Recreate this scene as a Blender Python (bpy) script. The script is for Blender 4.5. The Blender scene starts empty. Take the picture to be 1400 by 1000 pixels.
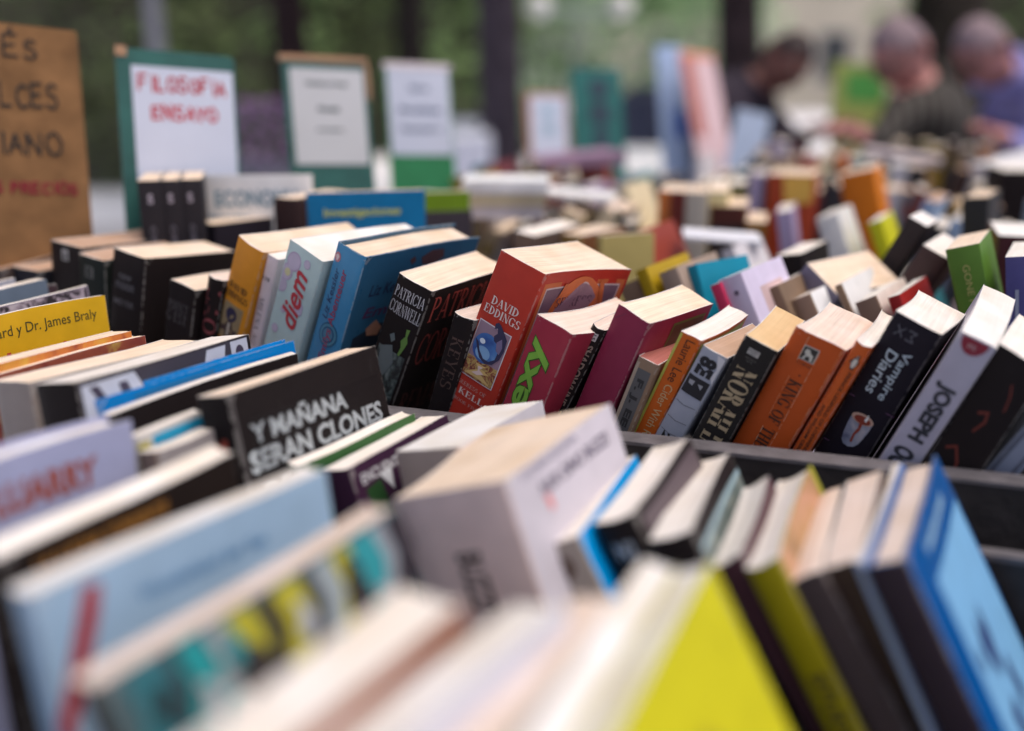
import bpy, bmesh, math, random
from mathutils import Vector, Matrix
random.seed(7)
scene = bpy.context.scene
COL = scene.collection
R = math.radians

# ---------------------------------------------------------------- camera
cam_data = bpy.data.cameras.new('camera'); cam = bpy.data.objects.new('camera', cam_data); COL.objects.link(cam)
PITCH = math.atan(400/1361)
cam.location = (0, 0, 1.25); cam.rotation_euler = (math.pi/2-PITCH, 0, 0)
cam_data.sensor_width = 36; cam_data.lens = 35; cam_data.clip_start = 0.02; cam_data.clip_end = 600
cam_data.dof.use_dof = True; cam_data.dof.focus_distance = 0.845; cam_data.dof.aperture_fstop = 1.4
cam_data.dof.aperture_blades = 0
scene.camera = cam
# ---------------------------------------------------------------- world, sun, exposure
SUN_EL, SUN_AZ = 72, 105        # degrees; azimuth measured from +Y towards +X
world = bpy.data.worlds.new('World'); scene.world = world; world.use_nodes = True
wn = world.node_tree; bgn = wn.nodes['Background']
sky = wn.nodes.new('ShaderNodeTexSky'); sky.sky_type = 'NISHITA'; sky.sun_disc = False
sky.sun_elevation = R(SUN_EL); sky.sun_rotation = R(SUN_AZ); sky.air_density = 0.65; sky.dust_density = 5.0; sky.ozone_density = 0.6
wn.links.new(sky.outputs[0], bgn.inputs[0]); bgn.inputs[1].default_value = 0.15
sd = bpy.data.lights.new('sun', 'SUN'); sun = bpy.data.objects.new('sun', sd); COL.objects.link(sun)
sd.energy = 1.15; sd.angle = R(40); sd.color = (1.0, 0.92, 0.84)
sv = Vector((math.sin(R(SUN_AZ))*math.cos(R(SUN_EL)), math.cos(R(SUN_AZ))*math.cos(R(SUN_EL)), math.sin(R(SUN_EL))))
sun.rotation_euler = sv.to_track_quat('Z', 'Y').to_euler()
scene.view_settings.view_transform = 'Standard'; scene.view_settings.look = 'None'
scene.view_settings.gamma = 1; scene.view_settings.use_curve_mapping = False
scene.view_settings.exposure = 0.24
scene.cycles.max_bounces = 6; scene.cycles.diffuse_bounces = 3; scene.cycles.glossy_bounces = 2
scene.cycles.transmission_bounces = 2; scene.cycles.caustics_reflective = False; scene.cycles.caustics_refractive = False
scene.cycles.sample_clamp_indirect = 4

# ---------------------------------------------------------------- helpers
def lin(c): c /= 255.0; return c/12.92 if c < .04045 else ((c+.055)/1.055)**2.4
def S(r, g, b, k=0.62): return tuple(min(.85, lin(v)/k) for v in (r, g, b))     # colour of an upright face, as albedo
def P(r, g, b): return S(r, g, b, 1.0)
_m = {}
def mat(name, col, rough=.55, var=.12, scale=30, spec=.4, bump=0, kind='plain', col2=None, coat=0):
    key = (name, tuple(round(c, 3) for c in col), rough, kind)
    if key in _m: return _m[key]
    m = bpy.data.materials.new(name); m.use_nodes = True; nt = m.node_tree; N = nt.nodes; L = nt.links
    b = N['Principled BSDF']; b.inputs['Roughness'].default_value = rough; b.inputs['Specular IOR Level'].default_value = spec
    if coat: b.inputs['Coat Weight'].default_value = coat; b.inputs['Coat Roughness'].default_value = .15
    tc = N.new('ShaderNodeTexCoord'); mp = N.new('ShaderNodeMapping'); L.new(tc.outputs['Object'], mp.inputs[0])
    nz = N.new('ShaderNodeTexNoise'); nz.inputs['Detail'].default_value = 5; L.new(mp.outputs[0], nz.inputs['Vector'])
    nz.inputs['Scale'].default_value = scale
    cr = N.new('ShaderNodeValToRGB'); L.new(nz.outputs[0], cr.inputs[0])
    c1 = tuple(c*(1-var) for c in col); c2 = tuple(min(1, c*(1+var)) for c in col) if col2 is None else col2
    cr.color_ramp.elements[0].position = .3; cr.color_ramp.elements[1].position = .7
    cr.color_ramp.elements[0].color = (*c1, 1); cr.color_ramp.elements[1].color = (*c2, 1)
    out = cr.outputs[0]
    oi = N.new('ShaderNodeObjectInfo')
    if kind == 'pages':
        mp.inputs['Scale'].default_value = (520, 9, 9)
        nz.inputs['Scale'].default_value = 1; nz.inputs['Detail'].default_value = 6; nz.inputs['Roughness'].default_value = .75
        cr.color_ramp.elements[0].position = .25; cr.color_ramp.elements[1].position = .62
        n2 = N.new('ShaderNodeTexNoise'); n2.inputs['Scale'].default_value = 18; L.new(tc.outputs['Object'], n2.inputs['Vector'])
        mx = N.new('ShaderNodeMix'); mx.data_type = 'RGBA'; mx.blend_type = 'MULTIPLY'
        r2 = N.new('ShaderNodeValToRGB'); r2.color_ramp.elements[0].color = (.84, .77, .66, 1); r2.color_ramp.elements[1].color = (1, 1, 1, 1)
        r2.color_ramp.elements[0].position = .3; r2.color_ramp.elements[1].position = .6
        L.new(n2.outputs[0], r2.inputs[0]); mx.inputs[0].default_value = .8
        L.new(out, mx.inputs[6]); L.new(r2.outputs[0], mx.inputs[7]); out = mx.outputs[2]
        bp = N.new('ShaderNodeBump'); bp.inputs['Strength'].default_value = .6; bp.inputs['Distance'].default_value = .001
        L.new(nz.outputs[0], bp.inputs['Height']); L.new(bp.outputs[0], b.inputs['Normal'])
    if kind == 'cover':
        at = N.new('ShaderNodeAttribute'); at.attribute_name = 'edge'
        n2 = N.new('ShaderNodeTexNoise'); n2.inputs['Scale'].default_value = 260; n2.inputs['Detail'].default_value = 4
        L.new(tc.outputs['Object'], n2.inputs['Vector'])
        n3 = N.new('ShaderNodeTexNoise'); n3.inputs['Scale'].default_value = 35; L.new(tc.outputs['Object'], n3.inputs['Vector'])
        a = N.new('ShaderNodeMath'); a.operation = 'MULTIPLY_ADD'; L.new(n2.outputs[0], a.inputs[0]); a.inputs[1].default_value = .0031; a.inputs[2].default_value = -.00135
        a2 = N.new('ShaderNodeMath'); a2.operation = 'MULTIPLY_ADD'; L.new(n3.outputs[0], a2.inputs[0]); a2.inputs[1].default_value = .0022; a2.inputs[2].default_value = -.0011
        sm = N.new('ShaderNodeMath'); sm.operation = 'ADD'; L.new(a.outputs[0], sm.inputs[0]); L.new(a2.outputs[0], sm.inputs[1])
        gt = N.new('ShaderNodeMath'); gt.operation = 'GREATER_THAN'; L.new(sm.outputs[0], gt.inputs[0]); L.new(at.outputs['Fac'], gt.inputs[1])
        ml = N.new('ShaderNodeMath'); ml.operation = 'MULTIPLY'; L.new(gt.outputs[0], ml.inputs[0]); ml.inputs[1].default_value = .27
        mx = N.new('ShaderNodeMix'); mx.data_type = 'RGBA'; L.new(ml.outputs[0], mx.inputs[0])
        L.new(out, mx.inputs[6]); mx.inputs[7].default_value = (.58, .55, .51, 1); out = mx.outputs[2]
        # shelf wear: faint greyish rub marks and dust
        n4 = N.new('ShaderNodeTexNoise'); n4.inputs['Scale'].default_value = 90; n4.inputs['Detail'].default_value = 8; n4.inputs['Roughness'].default_value = .7
        m4 = N.new('ShaderNodeMapping'); m4.inputs['Scale'].default_value = (1, 1, .35); L.new(tc.outputs['Object'], m4.inputs[0]); L.new(m4.outputs[0], n4.inputs['Vector'])
        r4 = N.new('ShaderNodeValToRGB'); r4.color_ramp.elements[0].position = .6; r4.color_ramp.elements[1].position = .8; L.new(n4.outputs[0], r4.inputs[0])
        m5 = N.new('ShaderNodeMath'); m5.operation = 'MULTIPLY'; m5.inputs[1].default_value = .07; L.new(r4.outputs[0], m5.inputs[0])
        mx2 = N.new('ShaderNodeMix'); mx2.data_type = 'RGBA'; L.new(m5.outputs[0], mx2.inputs[0]); L.new(out, mx2.inputs[6]); mx2.inputs[7].default_value = (.4, .37, .35, 1); out = mx2.outputs[2]
        bp = N.new('ShaderNodeBump'); bp.inputs['Strength'].default_value = .12; bp.inputs['Distance'].default_value = .001
        L.new(n3.outputs[0], bp.inputs['Height']); L.new(bp.outputs[0], b.inputs['Normal'])
        ra = N.new('ShaderNodeMapRange'); L.new(n4.outputs[0], ra.inputs[0]); ra.inputs[3].default_value = max(.05, rough-.12); ra.inputs[4].default_value = rough+.15
        L.new(ra.outputs[0], b.inputs['Roughness'])
    if bump and kind == 'plain':
        bp = N.new('ShaderNodeBump'); bp.inputs['Strength'].default_value = bump; bp.inputs['Distance'].default_value = .01
        L.new(nz.outputs[0], bp.inputs['Height']); L.new(bp.outputs[0], b.inputs['Normal'])
    if kind == 'leaf':
        tr = N.new('ShaderNodeBsdfTranslucent'); L.new(out, tr.inputs[0]); ms = N.new('ShaderNodeMixShader'); ms.inputs[0].default_value = .5
        L.new(b.outputs[0], ms.inputs[1]); L.new(tr.outputs[0], ms.inputs[2]); L.new(ms.outputs[0], N['Material Output'].inputs[0])
    hs = N.new('ShaderNodeHueSaturation')
    mr = N.new('ShaderNodeMapRange'); L.new(oi.outputs['Random'], mr.inputs[0]); mr.inputs[3].default_value = .93; mr.inputs[4].default_value = 1.07
    L.new(mr.outputs[0], hs.inputs['Value']); L.new(out, hs.inputs['Color']); L.new(hs.outputs[0], b.inputs['Base Color'])
    _m[key] = m
    return m

PAGES = {'cream': mat('cream_page_edges', (.74, .60, .475), .9, .22, kind='pages', spec=.15),
         'white': mat('white_page_edges', (.78, .73, .68), .9, .17, kind='pages', spec=.15),
         'pink': mat('pinkish_page_edges', (.72, .60, .53), .9, .19, kind='pages', spec=.15),
         'tan': mat('tan_page_edges', (.50, .34, .25), .9, .14, kind='pages', spec=.15),
         'yellow': mat('yellowed_page_edges', (.68, .49, .28), .9, .08, kind='pages', spec=.15),
         'stained': mat('rose_stained_page_edges', (.45, .17, .15), .9, .12, kind='pages', spec=.15),
         'bright': mat('bright_page_edges', (.77, .75, .73), .85, .05, kind='pages', spec=.2)}
CARD = mat('white_card_edge', (.72, .70, .68), .8, .1)
def cmat(col, rough=.42, spec=.25):
    if sum(col) < .12: spec, rough = .12, max(rough, .5)
    return mat('printed_cover', col, rough, .07, 40, spec, kind='cover')
def ink(col, rough=.5): return mat('printing_ink', col, rough, .05, 60, .3)

def link(o, parent=None):
    COL.objects.link(o)
    if parent is not None: o.parent = parent
    return o
def mesh_obj(name, verts, faces, mats, parent=None, mi=None, smooth=False):
    me = bpy.data.meshes.new(name); me.from_pydata([tuple(v) for v in verts], [], faces)
    for m in (mats if isinstance(mats, (list, tuple)) else [mats]): me.materials.append(m)
    if mi: me.polygons.foreach_set('material_index', mi)
    if smooth: me.polygons.foreach_set('use_smooth', [True]*len(me.polygons))
    me.update()
    return link(bpy.data.objects.new(name, me), parent)
def thing(name, label, cat, M=None, group=None):
    o = bpy.data.objects.new(name, None); o.empty_display_size = .05; COL.objects.link(o)
    if M is not None: o.matrix_world = M
    o['label'] = label; o['category'] = cat
    if group: o['group'] = group
    return o
def tag(o, label, cat, group=None):
    o['label'] = label; o['category'] = cat
    if group: o['group'] = group
    return o
def structure(o): o['kind'] = 'structure'; return o
class MB:
    def __init__(s): s.v = []; s.f = []; s.m = []
    def box(s, x0, x1, y0, y1, z0, z1, M=None, mi=0):
        n = len(s.v); q = [(x, y, z) for z in (z0, z1) for y in (y0, y1) for x in (x0, x1)]
        s.v += [tuple(M @ Vector(p)) if M else p for p in q]
        s.f += [tuple(n+i for i in t) for t in ((0,2,3,1),(4,5,7,6),(0,1,5,4),(2,6,7,3),(0,4,6,2),(1,3,7,5))]; s.m += [mi]*6
    def tube(s, pts, rad, n=10, mi=0, cap=True):
        pts = [Vector(p) for p in pts]; base = len(s.v)
        for i, p in enumerate(pts):
            d = (pts[min(i+1, len(pts)-1)]-pts[max(i-1, 0)]).normalized()
            a = d.orthogonal().normalized() if i == 0 else (a - d*a.dot(d)).normalized()
            b = d.cross(a); r = rad[i] if isinstance(rad, (list, tuple)) else rad
            for k in range(n):
                t = 2*math.pi*k/n; s.v.append(tuple(p+a*math.cos(t)*r+b*math.sin(t)*r))
        for i in range(len(pts)-1):
            for k in range(n):
                k2 = (k+1) % n
                s.f.append((base+i*n+k, base+i*n+k2, base+(i+1)*n+k2, base+(i+1)*n+k)); s.m.append(mi)
        if cap:
            s.f.append(tuple(base+k for k in range(n))[::-1]); s.m.append(mi)
            s.f.append(tuple(base+(len(pts)-1)*n+k for k in range(n))); s.m.append(mi)
    def ball(s, c, r, n=10, mi=0):
        base = len(s.v); rr = r if isinstance(r, (tuple, list)) else (r, r, r); h = n//2+1
        for i in range(h+1):
            ph = math.pi*i/h
            for k in range(n):
                t = 2*math.pi*k/n
                s.v.append((c[0]+rr[0]*math.sin(ph)*math.cos(t), c[1]+rr[1]*math.sin(ph)*math.sin(t), c[2]+rr[2]*math.cos(ph)))
        for i in range(h):
            for k in range(n):
                k2 = (k+1) % n; s.f.append((base+i*n+k, base+(i+1)*n+k, base+(i+1)*n+k2, base+i*n+k2)); s.m.append(mi)
    def build(s, name, mats, parent=None, smooth=False): return mesh_obj(name, s.v, s.f, mats, parent, s.m, smooth)

# ---------------------------------------------------------------- 2-D lettering
_tc = {}
def sans(text, bold=0.0, shear=0.0):
    """outline lettering -> (verts2d, faces) normalised to the unit box"""
    key = (text, bold, shear)
    if key in _tc: return _tc[key]
    cu = bpy.data.curves.new('lettering', 'FONT'); cu.body = text; cu.size = 1; cu.offset = bold; cu.shear = shear
    cu.resolution_u = 3; cu.align_x = 'CENTER'; cu.space_line = .95
    ob = bpy.data.objects.new('lettering', cu); COL.objects.link(ob)
    me = bpy.data.meshes.new_from_object(ob.evaluated_get(bpy.context.evaluated_depsgraph_get()))
    vs = [(v.co.x, v.co.y) for v in me.vertices]; fs = [tuple(p.vertices) for p in me.polygons]
    bpy.data.objects.remove(ob); bpy.data.curves.remove(cu); bpy.data.meshes.remove(me)
    _tc[key] = norm2(vs, fs); return _tc[key]
def norm2(vs, fs):
    x0 = min(v[0] for v in vs); x1 = max(v[0] for v in vs); y0 = min(v[1] for v in vs); y1 = max(v[1] for v in vs)
    return [((v[0]-x0)/(x1-x0), (v[1]-y0)/(y1-y0), (v[2] if len(v) > 2 else 0)) for v in vs], fs
def glyph(ch, tk=.17, tn=.055):
    """strokes of a high-contrast serif capital; returns list of polygons and the width"""
    q = []
    def bar(x, y0, y1, w=tk, s0=1, s1=1):
        q.append([(x-w/2, y0), (x+w/2, y0), (x+w/2, y1), (x-w/2, y1)])
        e = w/2+.075
        if s0: q.append([(x-e, y0), (x+e, y0), (x+e, y0+.045), (x-e, y0+.045)])
        if s1: q.append([(x-e, y1-.045), (x+e, y1-.045), (x+e, y1), (x-e, y1)])
    def hb(x0, x1, y, w=tn): q.append([(x0, y-w/2), (x1, y-w/2), (x1, y+w/2), (x0, y+w/2)])
    def dg(x0, y0, x1, y1, w): q.append([(x0-w/2, y0), (x0+w/2, y0), (x1+w/2, y1), (x1-w/2, y1)])
    def sf(x, y, e=.12):
        q.append([(x-e, y), (x+e, y), (x+e, y+.045), (x-e, y+.045)])
    def arc(cx, cy, rx, ry, a0, a1, n=12):
        for i in range(n):
            A = [R(a0+(a1-a0)*(i+j)/n) for j in (0, 1)]; o = []
            for a in A:
                w = tn+(tk-tn)*abs(math.cos(a)); o.append(((cx+(rx)*math.cos(a), cy+ry*math.sin(a)), (cx+(rx-w)*math.cos(a), cy+(ry-min(w, tn*1.3))*math.sin(a))))
            q.append([o[0][0], o[1][0], o[1][1], o[0][1]])
    if ch in 'BPRD':
        bar(.16, 0, 1)
        if ch == 'D': arc(.16, .5, .6, .5, -90, 90); return q, .8
        arc(.28, .75, .34, .25, -90, 90); hb(.16, .3, .98); hb(.16, .3, .52)
        if ch == 'B': arc(.3, .26, .38, .26, -90, 90); hb(.16, .32, .025); return q, .74
        if ch == 'R': dg(.66, 0, .36, .5, tk); sf(.66, 0, .1); return q, .8
        return q, .68
    if ch in 'CGOQ':
        if ch == 'O': arc(.42, .5, .42, .5, 0, 360, 20); return q, .84
        arc(.42, .5, .42, .5, 45, 315, 16); q.append([(.7, .68), (.76, .68), (.76, .95), (.7, .95)])
        if ch == 'G': bar(.68, 0.02, .42, tk, 0, 1)
        else: q.append([(.7, .08), (.76, .08), (.76, .3), (.7, .3)])
        return q, .84
    if ch == 'A': dg(.08, 0, .38, 1, tn); dg(.68, 0, .4, 1, tk); hb(.2, .58, .33); sf(.08, 0); sf(.68, 0, .14); return q, .78
    if ch == 'V': dg(.38, 0, .1, 1, tk); dg(.42, 0, .7, 1, tn); sf(.1, .955, .14); sf(.7, .955, .1); return q, .78
    if ch == 'W': dg(.32, 0, .1, 1, tk); dg(.34, 0, .56, 1, tn); dg(.78, 0, .56, 1, tk); dg(.8, 0, 1.0, 1, tn); sf(.1, .955, .13); sf(.56, .955, .13); sf(1.0, .955, .1); return q, 1.08
    if ch == 'Y': dg(.38, .45, .1, 1, tk); dg(.42, .45, .68, 1, tn); bar(.4, 0, .48, tk, 1, 0); sf(.1, .955, .13); sf(.68, .955, .1); return q, .76
    if ch == 'E' or ch == 'F':
        bar(.16, 0, 1); hb(.16, .6, .975); hb(.16, .46, .52); q.append([(.56, .75), (.62, .75), (.62, 1), (.56, 1)]); q.append([(.43, .4), (.47, .4), (.47, .64), (.43, .64)])
        if ch == 'E': hb(.16, .64, .025); q.append([(.6, 0), (.66, 0), (.66, .27), (.6, .27)])
        return q, .72
    if ch == 'L': bar(.16, 0, 1); hb(.16, .6, .025); q.append([(.56, 0), (.62, 0), (.62, .3), (.56, .3)]); return q, .68
    if ch == 'T': bar(.38, 0, 1); hb(.04, .72, .975); q.append([(.02, .73), (.08, .73), (.08, 1), (.02, 1)]); q.append([(.68, .73), (.74, .73), (.74, 1), (.68, 1)]); return q, .76
    if ch == 'I': bar(.17, 0, 1); return q, .34
    if ch == 'J': bar(.34, .15, 1, tk, 0, 1); arc(.22, .2, .2, .2, 180, 360, 8); return q, .5
    if ch == 'H': bar(.16, 0, 1); bar(.66, 0, 1); hb(.16, .66, .5); return q, .82
    if ch == 'K': bar(.16, 0, 1); dg(.24, .42, .62, 1, tn); dg(.68, 0, .34, .56, tk); sf(.62, .955, .1); sf(.68, 0, .12); return q, .82
    if ch == 'N': bar(.14, 0, 1, tn); bar(.7, 0, 1, tn, 0, 1); dg(.66, 0, .16, 1, tk); return q, .84
    if ch == 'M': bar(.12, 0, 1, tn); bar(.86, 0, 1); dg(.48, 0, .16, 1, tk); dg(.48, 0, .82, 1, tn); return q, 1.02
    if ch == 'S':
        arc(.34, .74, .3, .26, 40, 270, 10); arc(.34, .26, .33, .26, -140, 90, 10)
        q.append([(.54, .72), (.59, .72), (.59, .97), (.54, .97)]); q.append([(.04, .03), (.09, .03), (.09, .3), (.04, .3)]); return q, .7
    if ch == '.' or ch == '*':
        r = .09; c = (.12, .5 if ch == '*' else .09); q.append([(c[0]+r*math.cos(R(a)), c[1]+r*math.sin(R(a))) for a in range(0, 360, 36)]); return q, .26
    return q, .4
def serif(text, tk=.17, gap=.06):
    key = ('serif', text, tk, gap)
    if key in _tc: return _tc[key]
    vs, fs = [], []; lines = text.split('\n'); zz = 0
    ws = [sum(glyph(c, tk)[1]+gap for c in l) for l in lines]; mw = max(ws)
    for j, l in enumerate(lines):
        x = (mw-ws[j])/2
        for c in l:
            q, w = glyph(c, tk)
            for poly in q:
                n = len(vs); zz = (zz+1) % 7
                vs += [(x+p[0], p[1]-j*1.25, zz*1e-5) for p in poly]; fs.append(tuple(range(n, n+len(poly))))
            x += w+gap
    _tc[key] = norm2(vs, fs); return _tc[key]

# ---------------------------------------------------------------- books
class Book:
    def __init__(s, name, data, label, col, pages='cream', hard=False, cover2=None, flare=0, bend=0, flare_left=0, rough=.42, group=None, detail=True, drop=.0003, seed=0, cat='book', coverless=False):
        x, y, z, psi, th, ph, t, w, h = data
        psi, th, ph = R(psi), R(th), R(ph)
        Wv = Vector((math.sin(psi), math.cos(psi), 0)); T0 = Vector((math.cos(psi), -math.sin(psi), 0)); Z = Vector((0, 0, 1))
        U = Z*math.cos(th)+T0*math.sin(th); T = T0*math.cos(th)-Z*math.sin(th)
        W2 = Wv*math.cos(ph)-U*math.sin(ph); U2 = U*math.cos(ph)+Wv*math.sin(ph)
        M = Matrix((T, W2, U2)).transposed().to_4x4(); M.translation = Vector((x, y, z))
        s.t, s.w, s.h = t, w, h; s.flare, s.bend, s.flare_left = flare, bend, flare_left; s.hard = hard; s.detail = detail
        rnd = random.Random(hash(label) % 9999 if seed == 0 else seed); rnd = random.Random(sum(map(ord, label)))
        s.k = [rnd.uniform(-1, 1) for _ in range(6)]
        s.root = thing(name, label, cat, M, group)
        s.cover(col, cover2, rough, detail); s.pages(pages, drop, detail)
    def warp(s, x, y, z):
        if not s.detail: return (x, y, z)
        fy = max(0, y/s.w); fz = z/s.h; fx = x/s.t
        x2 = x + .0022*s.k[3]*math.sin(2.6*fy+s.k[5])*fz*fz - s.flare_left*fy**1.5*(1-fx) + s.flare*fy**2.5*max(0, fx-.1) + s.bend*math.sin(math.pi*fy)*fz + .0012*s.k[0]*math.sin(3*fy+s.k[1]*3)*fz*(0.4+0.6*fx)
        y2 = y + .0008*s.k[2]*math.sin(5*fx+s.k[3]) * fz
        z2 = z + (.0011*s.k[4]*math.sin(4.2*fx+2*s.k[5]) + .0012*s.k[1]*math.sin(5*fy+s.k[3]*3))*fz**4
        return (x2, y2, z2)
    def cover(s, col, col2, rough, detail):
        t, w, h = s.t, s.w, s.h; c = .0016 if s.hard else .0005; r = min(.0016, t*.2)
        ov = .003 if s.hard else 0
        xs = [(r, 0), (t*.25, -.0005), (t*.5, -.0009), (t*.75, -.0005), (t-r, 0)] if detail else [(r, 0), (t-r, 0)]
        ys = [.01, w*.25, w*.5, w*.75, w-.006, w+ov] if detail else [w]
        out = [(0, y) for y in ys[::-1]] + [(0, r), (r*.3, r*.3)] + xs + [(t-r*.3, r*.3), (t, r)] + [(t, y) for y in ys]
        n = len(out); inn = []
        for i, (x, y) in enumerate(out):
            inn.append((min(max(x, c), t-c) if y > c else min(max(x, c), t-c), max(y, c) if y < .005 else y))
        zs = [0, h*.4, h*.8, h-.01, h] if detail else [0, h]
        V, F, mi, E = [], [], [], []
        for prof in (out, inn):
            for z in zs:
                for (x, y) in prof:
                    V.append(s.warp(x, y, z))
                    de = min(abs(x), abs(t-x)) if y < r*1.5 else (y if y < .011 else min(.01, .01 if y < w-.0061 else (w-y if y > w-.001 else .006)))
                    if y <= r and (x < r*.9 or x > t-r*.9): de = 0
                    if y >= w-.001: de = 0
                    E.append(min(max(de, 0), (h-z), z+.01, .01) if detail else .01)
        K = len(zs); o2 = K*n
        for k in range(K-1):
            for i in range(n-1):
                a = k*n+i; F.append((a, a+1, a+n+1, a+n)); mi.append(0)
                a = o2+a; F.append((a+n, a+n+1, a+1, a)); mi.append(1)
        for i in range(n-1):
            a = (K-1)*n+i; F.append((a, a+1, o2+a+1, o2+a)); mi.append(1)
            F.append((o2+i, o2+i+1, i+1, i)); mi.append(1)
        for k in range(K-1):
            a = k*n; F.append((a, a+n, o2+a+n, o2+a)); mi.append(1); a = k*n+n-1; F.append((o2+a, o2+a+n, a+n, a)); mi.append(1)
        if col2 is not None:                                      # spine printed in its own colour
            j = 0
            for idx, f in enumerate(F):
                if mi[idx] == 0 and all(E is not None and (out[v % n][1] <= r+1e-6) for v in f): mi[idx] = 2
        o = mesh_obj('cover', V, F, [cmat(col, rough), CARD if not s.hard else cmat(col, rough)] + ([cmat(col2, rough)] if col2 is not None else []), s.root, mi, True)
        me = o.data; at = me.attributes.new('edge', 'FLOAT', 'POINT'); at.data.foreach_set('value', E)
        me.set_sharp_from_angle(angle=R(50))
        s.cov = o
    def pages(s, kind, drop, detail):
        c = .0018 if s.hard else .0006; d = .004 if s.hard else drop
        x0, x1, y0, y1, z0, z1 = c, s.t-c, c, s.w-(.001 if not s.hard else .002), .001, s.h-d
        nx, ny = (6, 8) if detail else (1, 1); V = []; F = []
        zz = [z0, z1*.5, z1-.003, z1] if detail else [z0, z1]
        for z in zz:
            for j in range(ny+1):
                for i in range(nx+1):
                    x = x0+(x1-x0)*i/nx; y = y0+(y1-y0)*j/ny
                    V.append(s.warp(x, y, z))
        q = (nx+1)*(ny+1); K = len(zz)
        I = lambda k, j, i: k*q+j*(nx+1)+i
        for j in range(ny):
            for i in range(nx): F.append((I(K-1, j, i), I(K-1, j, i+1), I(K-1, j+1, i+1), I(K-1, j+1, i)))
        for k in range(K-1):
            for i in range(nx):
                F.append((I(k, 0, i), I(k, 0, i+1), I(k+1, 0, i+1), I(k+1, 0, i))); F.append((I(k, ny, i+1), I(k, ny, i), I(k+1, ny, i), I(k+1, ny, i+1)))
            for j in range(ny):
                F.append((I(k, j+1, 0), I(k, j, 0), I(k+1, j, 0), I(k+1, j+1, 0))); F.append((I(k, j, nx), I(k, j+1, nx), I(k+1, j+1, nx), I(k+1, j, nx)))
        mesh_obj('page_block', V, F, PAGES[kind], s.root)
    def put(s, face, X, D, e=.00025, zo=0):
        """face coordinates (X to the right, D down from the top, metres) -> local point"""
        if face == 'spine':
            bulge = .0009*math.sin(math.pi*min(1, max(0, X/s.t)))
            p = s.warp(X, -bulge, s.h-D); return (p[0], p[1]-e-zo, p[2])
        if face == 'cover':
            p = s.warp(s.t, X, s.h-D); return (p[0]+e+zo, p[1], p[2])
    def text(s, name, face, geo, cx, cd, length, height, mode='h', col=(.7, .7, .7), e=.00025, label=None):
        """length along the reading direction, height = letter height, centre at (cx, cd)"""
        vs, fs = geo; V = []
        for v in vs:
            a = (v[0]-.5)*length; b = (v[1]-.5)*height; zo = v[2]
            if mode == 'h': X, D = cx+a, cd-b
            elif mode == 'down': X, D = cx+b, cd+a
            else: X, D = cx-b, cd-a
            V.append(s.put(face, X, D, e, zo))
        o = mesh_obj(name, V, fs, ink(col), s.root)
        if label: o['label'] = label
        return o
    def poly(s, name, face, polys, col, e=.0002, rough=.5):
        if len(polys) < 6:
            for p in polys[1:]: s.poly(name, face, [p], col, e, rough)
            polys = polys[:1]
        V, F = [], []
        for p in polys:
            n = len(V); V += [s.put(face, x, d, e) for x, d in p]; F.append(tuple(range(n, n+len(p))))
        return mesh_obj(name, V, F, ink(col, rough), s.root)
    def panel(s, name, face, x0, x1, d0, d1, col, e=.00015, rough=.5, n=8, m=None):
        V, F = [], []
        for j in range(n+1):
            for i in range(n+1): V.append(s.put(face, x0+(x1-x0)*i/n, d0+(d1-d0)*j/n, e))
        for j in range(n):
            for i in range(n): a = j*(n+1)+i; F.append((a, a+1, a+n+2, a+n+1))
        return mesh_obj(name, V, F, m or ink(col, rough), s.root)
def ell(cx, cy, rx, ry, n=20, a0=0, a1=360):
    return [(cx+rx*math.cos(R(a0+(a1-a0)*i/n)), cy+ry*math.sin(R(a0+(a1-a0)*i/n))) for i in range(n if a1-a0 == 360 else n+1)]
def picture_mat(name, cols, scale=60, dist=2.0):
    m = bpy.data.materials.new(name); m.use_nodes = True; nt = m.node_tree; N = nt.nodes; L = nt.links; b = N['Principled BSDF']
    tc = N.new('ShaderNodeTexCoord'); nz = N.new('ShaderNodeTexNoise'); nz.inputs['Scale'].default_value = scale; nz.inputs['Detail'].default_value = 3
    nz.inputs['Distortion'].default_value = dist; L.new(tc.outputs['Object'], nz.inputs['Vector'])
    cr = N.new('ShaderNodeValToRGB'); L.new(nz.outputs[0], cr.inputs[0]); k = len(cols)
    while len(cr.color_ramp.elements) < k: cr.color_ramp.elements.new(.5)
    for i, c in enumerate(cols): cr.color_ramp.elements[i].position = .3+.4*i/(k-1); cr.color_ramp.elements[i].color = (*c, 1)
    L.new(cr.outputs[0], b.inputs['Base Color']); b.inputs['Roughness'].default_value = .45; return m

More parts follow.
